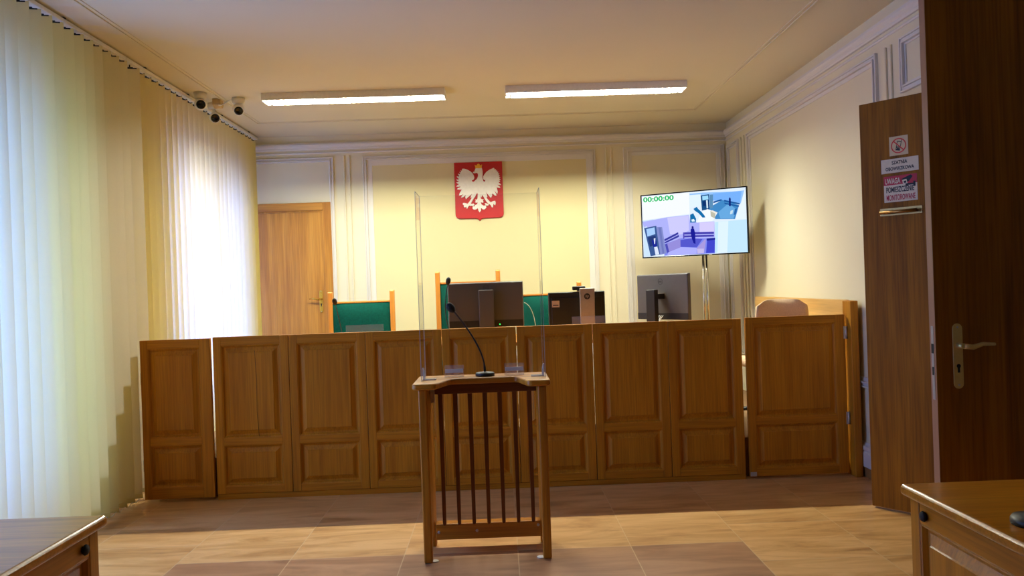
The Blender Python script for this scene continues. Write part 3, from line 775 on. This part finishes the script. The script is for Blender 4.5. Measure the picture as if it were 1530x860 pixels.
MB().tube([(0, .28, .09), (0, .28, .42)], .025).build('column', M['black'], oc)
MB().tube(bez([(0, .28, .40), (0, .02, .38), (0, -.06, .42), (0, -.035, .62)]), .016).build('back_support', M['black'], oc)
for k in range(5):
    a = 2*PI*k/5+.3; ex, ey = math.cos(a)*.27, .28+math.sin(a)*.27
    lg = MB().tube([(0, .28, .1), (ex, ey, .062)], [.022, .015], 8).build('leg', M['black'], oc)
    MB().tube([(ex-.012, ey, .026), (ex+.012, ey, .026)], .026, 14).tube([(ex, ey, .03), (ex, ey, .066)], .008, 8).build('caster', M['black'], lg)

# ------------------------------------------------------------------ television on its pole
PL, PR = Vector((1.417, 7.80)), Vector((2.311, 7.30))
tw = (PR-PL).length; tvang = math.atan2(PR.y-PL.y, PR.x-PL.x); tc = (PL+PR)/2
zb, ztv = 1.628, 2.247; th = ztv-zb
of = (tc.x, tc.y, zb)
tv = thing('television', 'flat television showing blue camera pictures with a green timer', 'television', of, tvang)
MB().box(-tw/2, tw/2, 0, .035, 0, th).box(-.3, .3, .034, .06, .08, .42).build('case', M['black'], tv, bevel=.004)
mb = MB(); B_ = .011
for a in ((-tw/2, tw/2, 0, B_), (-tw/2, tw/2, th-B_, th), (-tw/2, -tw/2+B_, B_, th-B_), (tw/2-B_, tw/2, B_, th-B_)): mb.box(a[0], a[1], -.006, .001, a[2], a[3])
mb.build('bezel', M['blackgl'], tv, bevel=.0015)
MB().box(.14, .17, -.0075, -.006, .004, .008).build('status_light', M['white'], tv)
# picture: flat colour patches on the screen, laid out in a 1204 x 860 sketch of the four-view camera feed
CS = [(52, 182), (1130, 72), (1152, 738), (76, 795)]
def uv_of(px, py):
    u, v = .5, .5
    for _ in range(12):
        X = (1-v)*((1-u)*CS[0][0]+u*CS[1][0])+v*((1-u)*CS[3][0]+u*CS[2][0]); Y = (1-v)*((1-u)*CS[0][1]+u*CS[1][1])+v*((1-u)*CS[3][1]+u*CS[2][1])
        ux = (1-v)*(CS[1][0]-CS[0][0])+v*(CS[2][0]-CS[3][0]); uy = (1-v)*(CS[1][1]-CS[0][1])+v*(CS[2][1]-CS[3][1])
        vx = (1-u)*(CS[3][0]-CS[0][0])+u*(CS[2][0]-CS[1][0]); vy = (1-u)*(CS[3][1]-CS[0][1])+u*(CS[2][1]-CS[1][1])
        D = ux*vy-uy*vx; ex, ey = px-X, py-Y
        u += (ex*vy-ey*vx)/D; v += (ux*ey-uy*ex)/D
    return min(1, max(0, u)), min(1, max(0, v))
PIC = [
 ((226, 240, 255), [(52, 182), (1130, 72), (1152, 738), (76, 795)]),
 ((246, 250, 255), [(54, 190), (560, 132), (566, 350), (330, 385), (64, 425)]),
 ((205, 226, 255), [(62, 430), (180, 412), (200, 440), (110, 470), (70, 500)]),
 ((196, 232, 255), [(825, 432), (1140, 402), (1152, 738), (826, 748)]),
 ((224, 244, 255), [(860, 430), (960, 420), (950, 742), (850, 746)]),
 ((176, 180, 250), [(62, 440), (330, 388), (560, 362), (572, 440), (820, 425), (826, 640), (560, 620), (480, 640), (300, 660), (120, 560), (80, 500)]),
 ((206, 204, 255), [(330, 392), (556, 368), (560, 520), (480, 560), (360, 560)]),
 ((214, 206, 255), [(668, 440), (816, 428), (818, 530), (670, 538)]),
 ((206, 230, 255), [(76, 500), (110, 480), (150, 782), (80, 790)]),
 ((128, 138, 240), [(300, 660), (480, 600), (826, 600), (826, 752), (300, 778)]),
 ((176, 178, 255), [(345, 742), (470, 690), (640, 696), (640, 758), (330, 774)]),
 ((84, 88, 205), [(470, 618), (580, 600), (700, 606), (640, 692), (440, 688)]),
 ((62, 92, 150), [(80, 502), (212, 476), (294, 760), (152, 784)]),
 ((168, 206, 255), [(104, 512), (194, 492), (202, 560), (116, 586)]),
 ((40, 60, 120), [(120, 596), (204, 574), (222, 660), (144, 690)]),
 ((132, 142, 205), [(212, 490), (276, 488), (302, 640), (326, 752), (256, 770)]),
 ((112, 122, 190), [(236, 492), (262, 490), (300, 752), (280, 760)]),
 ((28, 40, 150), [(164, 626), (206, 604), (222, 680), (182, 694)]),
 ((226, 234, 255), [(186, 606), (204, 600), (200, 660), (192, 660)]),
 ((222, 232, 255), [(190, 694), (224, 686), (246, 764), (206, 774)]),
 ((58, 60, 160), [(300, 612), (446, 538), (450, 558), (304, 632)]),
 ((58, 60, 160), [(302, 640), (452, 566), (456, 586), (308, 654)]),
 ((150, 142, 220), [(308, 664), (470, 600), (472, 692), (346, 742)]),
 ((78, 78, 180), [(308, 664), (330, 652), (352, 738), (330, 752)]),
 ((70, 66, 175), [(500, 540), (816, 530), (816, 552), (500, 562)]),
 ((70, 66, 175), [(500, 572), (816, 562), (816, 580), (500, 592)]),
 ((90, 84, 190), [(498, 540), (512, 540), (512, 604), (498, 606)]),
 ((26, 30, 150), [(577, 510), (590, 497), (612, 500), (624, 545), (628, 656), (608, 650), (588, 596), (578, 545)]),
 ((26, 30, 130), [(586, 482), (596, 474), (608, 480), (608, 496), (596, 500), (588, 494)]),
 ((168, 154, 224), [(640, 702), (720, 610), (736, 610), (716, 750), (648, 756)]),
 ((196, 186, 236), [(642, 706), (714, 704), (714, 750), (648, 756)]),
 ((66, 72, 205), [(746, 620), (826, 610), (822, 746), (736, 750)]),
 ((30, 40, 150), [(740, 600), (828, 592), (828, 612), (744, 624)]),
 ((150, 198, 255), [(566, 146), (700, 132), (1000, 118), (1116, 104), (1082, 240), (900, 215), (805, 215), (690, 250), (566, 200)]),
 ((120, 178, 250), [(805, 140), (1090, 112), (1076, 232), (905, 205), (806, 212)]),
 ((226, 244, 255), [(566, 160), (680, 150), (690, 260), (568, 290)]),
 ((66, 138, 200), [(740, 300), (900, 205), (1066, 256), (1026, 400), (832, 402)]),
 ((104, 170, 226), [(860, 330), (960, 240), (1040, 300), (1010, 396), (880, 396)]),
 ((26, 78, 132), [(680, 162), (766, 148), (772, 300), (694, 316)]),
 ((160, 220, 255), [(696, 170), (756, 160), (760, 200), (700, 212)]),
 ((14, 50, 110), [(700, 222), (760, 210), (764, 262), (706, 272)]),
 ((92, 142, 184), [(772, 152), (806, 150), (806, 288), (772, 296)]),
 ((220, 240, 255), [(736, 212), (752, 208), (756, 290), (742, 294)]),
 ((30, 90, 160), [(808, 222), (892, 196), (894, 212), (810, 240)]),
 ((30, 90, 160), [(918, 204), (1074, 236), (1070, 252), (916, 220)]),
 ((30, 90, 160), [(920, 232), (1066, 262), (1062, 276), (922, 246)]),
 ((18, 40, 120), [(964, 190), (984, 190), (984, 268), (966, 268)]),
 ((18, 40, 120), [(968, 180), (980, 180), (982, 190), (968, 190)]),
 ((244, 250, 255), [(640, 440), (690, 330), (750, 300), (852, 336), (806, 416), (790, 424)]),
 ((18, 110, 172), [(606, 300), (640, 278), (656, 300), (690, 330), (720, 366), (728, 386), (700, 388), (660, 344), (620, 318)]),
 ((18, 110, 172), [(572, 360), (604, 344), (634, 400), (632, 438), (572, 440)]),
 ((226, 246, 255), [(584, 410), (610, 402), (624, 426), (590, 430)]),
 ((192, 190, 172), [(780, 320), (832, 345), (826, 396), (784, 374)]),
 ((240, 236, 226), [(780, 320), (800, 312), (852, 334), (832, 346)]),
 ((200, 226, 240), [(982, 316), (1008, 306), (1000, 346), (976, 352)]),
 ((40, 100, 170), [(1024, 296), (1046, 290), (1036, 350), (1012, 360)]),
 ((232, 246, 255), [(1082, 240), (1118, 104), (1132, 100), (1140, 400), (1028, 402)]),
]
mats = []; mb = MB()
for k, (rgb, poly) in enumerate(PIC):
    mats.append(emis('screen_colour', rgb, .9))
    pts = []
    for px, py in poly:
        u, v = uv_of(px, py); pts.append((-tw/2+B_+u*(tw-2*B_), -.0008-k*.00004, B_+(1-v)*(th-2*B_)))
    mb.quad(pts, k)
scr = mb.build('screen', mats, tv); scr['label'] = 'lit blue four-view camera picture'
u0, v0 = uv_of(70, 210); u1, v1 = uv_of(400, 195)
cx = -tw/2+B_+(u0+u1)/2*(tw-2*B_); cz = B_+(1-(v0+v1)/2)*(th-2*B_)
lettering('timer_digits', '00:00:00', (u1-u0)*(tw-2*B_), .05, M['digits'], tv, frame_m((cx, -.0042, cz), (1, 0, 0), (0, 0, 1)), .028)

px, py = 1.982, 7.62
ts = thing('television_stand', 'chrome twin pole stand carrying the television', 'stand', (px, py, .2705))
for dx in (-.017, .017): MB().tube([(dx, 0, .02), (dx, 0, 1.72)], .0125, 14).build('pole', M['chrome'], ts)
MB().lathe([(.24, 0), (.24, .012), (.2, .02), (.03, .024)], (0, 0, 0), n=32).build('base', M['black'], ts)
MB().box(-.04, .03, -.05, .02, 1.45, 1.62).build('bracket', M['black'], ts, bevel=.004)

# ------------------------------------------------------------------ eagle plaque
eof = (-.182, YB-.004, 2.43)
em = thing('eagle_plaque', 'red shield plaque with a crowned white eagle on the yellow wall panel', 'plaque', eof)
W2 = .2575; ZT, ZB = .31, -.29
pts = [(-W2, ZT), (-W2, ZB+.045)]
for k in range(1, 7): a = PI+PI/2*k/6; pts.append((-W2+.045+math.cos(a)*.045, ZB+.045+math.sin(a)*.045))
pts += [(-.035, ZB-.002), (-.015, ZB-.012), (0, ZB-.034), (.015, ZB-.012), (.035, ZB-.002)]
for k in range(0, 7): a = -PI/2+PI/2*k/6; pts.append((W2-.045+math.cos(a)*.045, ZB+.045+math.sin(a)*.045))
pts += [(W2, ZT)]
MB().prism(pts, 'Y', 0, -.022).build('shield', M['red'], em, bevel=.005)
# outlines in sketch units (714 x 860 drawing of the plaque), turned into metres on the shield
def EP(p):
    x, y_ = p; cxl = 340+(y_-30)*.033
    return ((x-cxl)/660*2*W2, ZT-(y_-(34-(x-340)*.03))/776*(ZT-ZB))
wingL = [(345, 470), (322, 470), (300, 520), (276, 540), (262, 520), (240, 532), (246, 500), (262, 470), (232, 500), (206, 520), (176, 548), (166, 520), (176, 490), (140, 520), (110, 530), (120, 504), (146, 476), (112, 492), (82, 498), (90, 466), (112, 432), (120, 414), (88, 416), (54, 412), (66, 396), (96, 386), (104, 372), (72, 376), (44, 376), (58, 356), (84, 342), (62, 334), (44, 318), (70, 314), (84, 306), (58, 294), (42, 278), (70, 278), (84, 272), (60, 252), (50, 232), (76, 238), (86, 232), (72, 208), (68, 196), (94, 206), (98, 198), (86, 172), (108, 182), (110, 172), (102, 150), (124, 158), (122, 140), (130, 128), (160, 130), (196, 142), (236, 164), (264, 190), (284, 222), (292, 250), (286, 272), (276, 284), (262, 286), (256, 298), (268, 308), (286, 308), (300, 292), (322, 276), (336, 250), (342, 222), (338, 196), (322, 184), (304, 190), (282, 190), (272, 178), (284, 170), (300, 168), (292, 158), (304, 148), (300, 134), (312, 124), (345, 122)]
wingR = [(345, 122), (396, 122), (404, 160), (406, 200), (402, 240), (406, 270), (414, 300), (428, 310), (440, 300), (436, 286), (420, 280), (412, 262), (414, 236), (430, 206), (458, 172), (494, 146), (530, 130), (556, 118), (566, 124), (564, 140), (588, 138), (584, 158), (604, 152), (600, 172), (622, 172), (612, 192), (636, 194), (622, 214), (640, 222), (628, 240), (648, 252), (630, 262), (650, 282), (630, 290), (646, 306), (622, 318), (638, 332), (656, 352), (632, 354), (604, 348), (628, 370), (648, 384), (636, 396), (604, 388), (594, 382), (604, 412), (612, 448), (604, 480), (580, 448), (562, 436), (584, 470), (596, 500), (572, 500), (548, 478), (536, 470), (534, 500), (518, 532), (492, 504), (470, 476), (446, 450), (462, 480), (470, 520), (450, 528), (430, 536), (412, 510), (400, 490), (384, 530), (372, 480), (345, 470)]
outl = [EP(p) for p in wingL+wingR[1:-1]]
mb = MB().prism(outl, 'Y', -.021, -.036)
legL = [(262, 520), (286, 536), (250, 596), (236, 640), (216, 640), (196, 680), (180, 676), (184, 652), (160, 664), (144, 652), (152, 634), (132, 622), (136, 600), (162, 600), (200, 612), (226, 580)]
legR = [(452, 522), (472, 548), (500, 580), (516, 592), (550, 576), (576, 572), (584, 596), (580, 630), (566, 632), (556, 612), (548, 634), (548, 660), (528, 662), (520, 640), (508, 624), (490, 616), (460, 590), (426, 536)]
tail = [(338, 470), (372, 470), (378, 540), (400, 552), (418, 548), (408, 574), (420, 590), (398, 600), (380, 588), (388, 620), (420, 640), (448, 632), (456, 664), (432, 690), (404, 690), (392, 672), (380, 680), (384, 702), (364, 732), (344, 702), (344, 682), (330, 676), (318, 690), (286, 694), (264, 676), (270, 650), (300, 646), (300, 630), (330, 620), (336, 592), (318, 598), (298, 590), (312, 574), (300, 552), (322, 556), (334, 540)]
loop1 = [(236, 610), (262, 616), (276, 606), (296, 628), (270, 648), (252, 640), (232, 646)]
loop2 = [(448, 632), (430, 610), (448, 604), (466, 612), (490, 612), (484, 636), (466, 642)]
for pl_ in (legL, legR, tail, loop1, loop2): mb.prism([EP(p) for p in pl_], 'Y', -.021, -.033)
mb.build('eagle', M['eagle'], em, bevel=.0012)
fea = MB()
for L in ([(150, 360), (220, 380), (300, 384)], [(140, 330), (210, 350), (290, 356)], [(160, 400), (230, 404), (300, 410)], [(540, 340), (470, 360), (400, 362)], [(560, 370), (480, 390), (410, 392)], [(520, 410), (470, 412), (420, 420)], [(190, 430), (240, 430), (290, 440)], [(340, 470), (340, 440), (346, 420)], [(358, 600), (358, 640), (362, 690)]):
    fea.tube([(EP(p)[0], -.036, EP(p)[1]) for p in L], [.001, .0022, .001], 6)
fea.build('feather_ridges', M['eagle'], em)
crown = [(304, 122), (306, 104), (294, 78), (318, 88), (332, 68), (346, 60), (362, 68), (376, 86), (398, 70), (392, 100), (394, 120), (350, 124)]
MB().prism([EP(p) for p in crown], 'Y', -.021, -.039).build('crown', M['goldpaint'], em, bevel=.002)
beak = [(272, 178), (284, 168), (300, 168), (304, 180), (322, 184), (304, 190), (284, 190)]

# ------------------------------------------------------------------ ceiling luminaires
def luminaire(label, xc, yc, L=1.53, Wd=.2, rz=0.):
    of = (xc, yc, H); t = thing('ceiling_light', label, 'ceiling light', of, rz, 'louvred fluorescent ceiling lights')
    h = .062
    mb = MB().box(-L/2, L/2, -Wd/2, Wd/2, -.012, 0)
    mb.box(-L/2, L/2, -Wd/2, -Wd/2+.006, -h, -.012).box(-L/2, L/2, Wd/2-.006, Wd/2, -h, -.012)
    mb.box(-L/2, -L/2+.006, -Wd/2+.006, Wd/2-.006, -h, -.012).box(L/2-.006, L/2, -Wd/2+.006, Wd/2-.006, -h, -.012)
    mb.build('housing', M['white'], t, bevel=.002)
    for s_ in (-1, 1):
        MB().tube([(-L/2+.03, s_*.048, -.026), (L/2-.03, s_*.048, -.026)], .011, 10).build('tube', M['tube'], t)
    mb = MB()
    rf = MB().box(-L/2+.007, L/2-.007, -Wd/2+.0065, -Wd/2+.0085, -h+.001, -.0125).box(-L/2+.007, L/2-.007, Wd/2-.0085, Wd/2-.0065, -h+.001, -.0125).box(-L/2+.009, L/2-.009, -Wd/2+.009, Wd/2-.009, -.0145, -.0125)
    rf.build('bounce_lining', M['bounce_lining'], t)  # grey lining added inside to damp bounce and sharpen the light cutoff
    n = 30
    for k in range(n+1):
        x = -L/2+.05+(L-.1)*k/n; mb.box(x-.001, x+.001, -Wd/2+.006, Wd/2-.006, -h+.001, -.042)
    mb.box(-L/2+.006, L/2-.006, -.004, .004, -h+.001, -.042)
    mb.build('louvre', M['louvre'], t)
    return t
YL = 6.77
luminaire('long louvred ceiling light on the left, nearer the cameras', -1.165, YL)
luminaire('long louvred ceiling light on the right, above the turned monitor', .872, YL)
def area(name, loc, sx, sy, power, col, spread, rot=(0, 0, 0)):
    l = bpy.data.lights.new(name, 'AREA'); l.shape = 'RECTANGLE'; l.size = sx; l.size_y = sy; l.energy = power; l.color = col; l.spread = math.radians(spread)
    o = bpy.data.objects.new(name, l); COL.objects.link(o); o.location = loc; o.rotation_euler = rot; return o
for xc in (-1.165, .872): area('ceiling_lamp', (xc, YL, H-.030), 1.42, .06, 178., (.97, .985, .82), 180)

# ------------------------------------------------------------------ ceiling cameras
def turret(label, base, lens_dir, zc, body='ball'):
    of = base; t = thing('security_camera', label, 'security camera', of, 0., 'ceiling security cameras')
    B = Vector(base)
    MB().lathe([(.052, 0), (.052, -.03), (.048, -.045), (.03, -.05)], B, n=26).build('mount', M['whitepl'], t, of)
    c = Vector((base[0], base[1], zc)); d_ = Vector(lens_dir).normalized()
    if body == 'ball':
        MB().sphere(c, .05).build('housing', M['whitepl'], t, of)
        s0 = .028
    else:
        MB().lathe([(.012, -.05), (.036, -.04), (.038, 0), (.038, .04)], c, d_, 24).tube([B-Vector((0, 0, .04)), c-d_*.03], .014).build('housing', M['whitepl'], t, of)
        s0 = .024
    MB().lathe([(.04, s0), (.043, s0+.012), (.040, s0+.02), (.036, s0+.021)], c, d_, 26).build('front_ring', M['whitepl'], t, of)
    MB().lathe([(.037, s0+.018), (.036, s0+.024), (.02, s0+.026), (.018, s0+.024), (0, s0+.026)], c, d_, 24).build('lens', M['blackgl'], t, of)
    return t
turret('white ball camera on the ceiling nearest the blinds', (-2.405, 6.6, H), (.42, -1, -.28), 2.985)
turret('white barrel camera on the ceiling behind the ball camera by the blinds', (-2.43, 6.98, H), (.6, -1, -.3), 2.955, 'barrel')
turret('white ball camera on the ceiling right of the beige box', (-2.165, 6.82, H), (.32, -1, -.55), 2.985)
of = (-2.345, 6.84, H)
jb = thing('ceiling_junction_box', 'small beige junction box on the ceiling between the cameras', 'box', of)
MB().prism([(-.04, 0), (.04, 0), (.04, -.05), (.02, -.075), (-.01, -.075), (-.04, -.05)], 'X', -.035, .035).build('housing', M['beigepl'], jb, bevel=.004)
MB().box(-.03, .03, -.045, -.04, -.045, -.006).build('cover', M['beigepl'], jb, bevel=.002)
cb = MB().tube(bez([(-2.325, 6.79, 3.02), (-2.28, 6.78, 3.0), (-2.26, 6.79, 3.06), (-2.215, 6.8, 3.062)], 12), .0035, 8)
tag(cb.build('cable', M['cablew'], None), 'short cable looping from the beige box to the right ball camera', 'cable')

# ------------------------------------------------------------------ vertical blinds
def slat_mesh():
    w, z0, z1 = .127, .05, 3.018
    mb = MB(); n = 6
    for part, (a, b) in enumerate(((z0+.03, z1),)):
        cols = []
        for k in range(n+1):
            u = k/n-.5; cols.append([mb.bm.verts.new((u*w, .006*(1-(2*u)**2)*1.0, z)) for z in (a, (a*3+b)/4, (a+b)/2, (a+3*b)/4, b)])
        for c0, c1 in zip(cols, cols[1:]):
            for j in range(4): mb.bm.faces.new([c0[j], c1[j], c1[j+1], c0[j+1]]).smooth = True
    return mb
def blind(label, y0, y1, ys, ang, jitter=.03):
    of = (-2.53, (y0+y1)/2, H); t = thing('vertical_blind', label, 'blind', of, 0., 'vertical blinds along the left wall')
    yc = of[1]
    MB().box(-.022, .022, y0-yc, y1-yc, -.036, -.012).build('head_rail', M['white'], t, bevel=.002)
    mb = MB()
    yy = y0+.3
    while yy < y1: mb.box(-.02, .02, yy-yc-.012, yy-yc+.012, -.013, 0); yy += .8
    mb.build('rail_clip', M['dark'], t)
    first = None; fp = fc = None
    for y in ys:
        a = ang+random.uniform(-jitter, jitter)
        if first is None:
            mb = slat_mesh(); first = s_ = mb.build('slat', M['slat'], t)
            for v in s_.data.vertices: v.co.z -= H
            pk = MB().box(-.0635, .0635, -.002, .008, .05-H, .082-H); fp = p_ = pk.build('weight_pocket', M['slat'], s_, bevel=.001)
            hk = MB().box(-.02, .02, -.004, .004, 3.018-H, 3.024-H).tube([(0, 0, 3.02-H), (0, 0, 3.04-H)], .004, 8).box(-.045, .045, -.003, .003, 3.012-H, 3.018-H)
            fc = c_ = hk.build('carrier', M['dark'], s_)
        else:
            s_ = first.copy(); COL.objects.link(s_); s_.parent = t
            p_ = fp.copy(); COL.objects.link(p_); p_.parent = s_
            c_ = fc.copy(); COL.objects.link(c_); c_.parent = s_
        if y == ys[0] and ang > .7: a = math.radians(14)
        s_.location = (0, y-yc, 0); s_.rotation_euler = (0, 0, a)
    mb = MB()
    for a_, b_ in zip(ys, ys[1:]):
        mb.tube([(.05, a_-yc, .056-H), (.05, (a_+b_)/2-yc, .042-H), (.05, b_-yc, .056-H)], .0022, 5, caps=False)
    mb.build('bead_chain', M['whitepl'], t)
    return t
ys1 = [5.43-.113*k for k in range(30)][::-1]
blind('cream vertical blind in the left foreground with turned open slats', ys1[0]-.1, 5.52, ys1, math.radians(14), .07)
ys2 = [5.615+.113*k for k in range(25)]
blind('cream vertical blind beyond the bench end with nearly closed slats', 5.53, 8.5, ys2, math.radians(64), .09)

# ------------------------------------------------------------------ foreground desks
def desk(label, sx):
    X0, X1, Y0, Y1, Z = 1.195, 2.0, .35, 2.405, .76
    of = (sx*1.6, 1.38, 0); t = thing('side_desk', label, 'desk', of, 0., 'side desks in the foreground')
    def bx(mb, a, b, *r): return mb.box(*sorted((sx*a, sx*b)), *r)
    bx(MB(), X0, X1, Y0, Y1, Z-.034, Z).build('tabletop', M['deskX'], t, of, bevel=.012, seg=4)
    xa = X0+.022
    # panelled side facing the aisle: posts, rails, raised fields
    posts = [(2.335, 2.385), (1.66, 1.74), (1.0, 1.08), (.37, .43)]
    for a, b in posts: bx(MB(), xa, xa+.03, a, b, 0, Z-.0345).build('stile', M['deskZ'], t, of, bevel=.003)
    for (a, b), (c, e) in zip(posts, posts[1:]):
        bx(MB(), xa+.001, xa+.029, e, a, .66-.002, Z-.0345).build('rail', M['deskY'], t, of, bevel=.003)
        bx(MB(), xa+.001, xa+.029, e, a, .03, .11).build('rail', M['deskY'], t, of, bevel=.003)
    for (a, b), (c, e) in zip(posts, posts[1:]):
        m_ = raised_field((-(a-e)/2, (a-e)/2, .11, .658), 0, .026)
        rot = Matrix.Translation((sx*xa, (a+e)/2, 0)) @ Matrix.Rotation(-sx*PI/2, 4, 'Z')
        bmesh.ops.transform(m_.bm, matrix=rot, verts=m_.bm.verts)
        m_.build('raised_panel', M['deskZ'], t, of)
    mb = MB(); bx(mb, xa+.031, X1-.03, 2.355, 2.38, .03, Z-.0345); mb.build('end_panel', M['deskX'], t, of, bevel=.002)
    for ya in (.4, 2.29): bx(MB(), X1-.08, X1-.03, ya, ya+.06, 0, Z-.0345).build('leg', M['deskZ'], t, of, bevel=.003)
    m_ = MB().lathe([(.0, 0), (.012, 0), (.014, .004), (.016, .006), (.013, .012), (0, .014)], (sx*xa, 2.30, .688), (-sx, 0, 0), 16)
    m_.build('knob', M['dark'], t, of)
    return t
desk('oak desk corner in the right foreground carrying a round black base', 1)
desk('oak desk corner in the left foreground in front of the blinds', -1)

# ------------------------------------------------------------------ daylight
wd = bpy.data.worlds.new('world'); S.world = wd; wd.use_nodes = True
bg = wd.node_tree.nodes['Background']; bg.inputs[0].default_value = (.21, .37, 1., 1); bg.inputs[1].default_value = 9.5
for i, (a, b, z0, z1) in enumerate(WINS):
    o = area('window_portal', (XL-.32, (a+b)/2, (z0+z1)/2), z1-z0, b-a, 1., (1, 1, 1), 180, (0, -PI/2, 0))
    o.data.cycles.is_portal = True

# ------------------------------------------------------------------ camera
cam = bpy.data.cameras.new('camera'); co = bpy.data.objects.new('camera', cam); COL.objects.link(co)
cam.sensor_width = 36.; cam.lens = 1190/1530*36; cam.clip_start = .05
phi, psi, tht = math.radians(2.), math.radians(.911), math.radians(-.128)
F = Vector((math.sin(psi)*math.cos(tht), math.cos(psi)*math.cos(tht), math.sin(tht)))
R = Vector((math.cos(psi), -math.sin(psi), 0)); U = R.cross(F)
Rc = R*math.cos(phi)-U*math.sin(phi); Uc = R*math.sin(phi)+U*math.cos(phi)
co.matrix_world = Matrix(((Rc.x, Uc.x, -F.x, 0), (Rc.y, Uc.y, -F.y, 0), (Rc.z, Uc.z, -F.z, 1.4), (0, 0, 0, 1)))
S.camera = co
S.view_settings.view_transform = 'Standard'; S.view_settings.look = 'None'; S.view_settings.gamma = 1.; S.view_settings.exposure = .2
S.view_settings.use_curve_mapping = False
S.cycles.use_denoising = True; S.cycles.max_bounces = 10; S.cycles.diffuse_bounces = 6; S.cycles.transparent_max_bounces = 24
S.cycles.sample_clamp_indirect = 4.
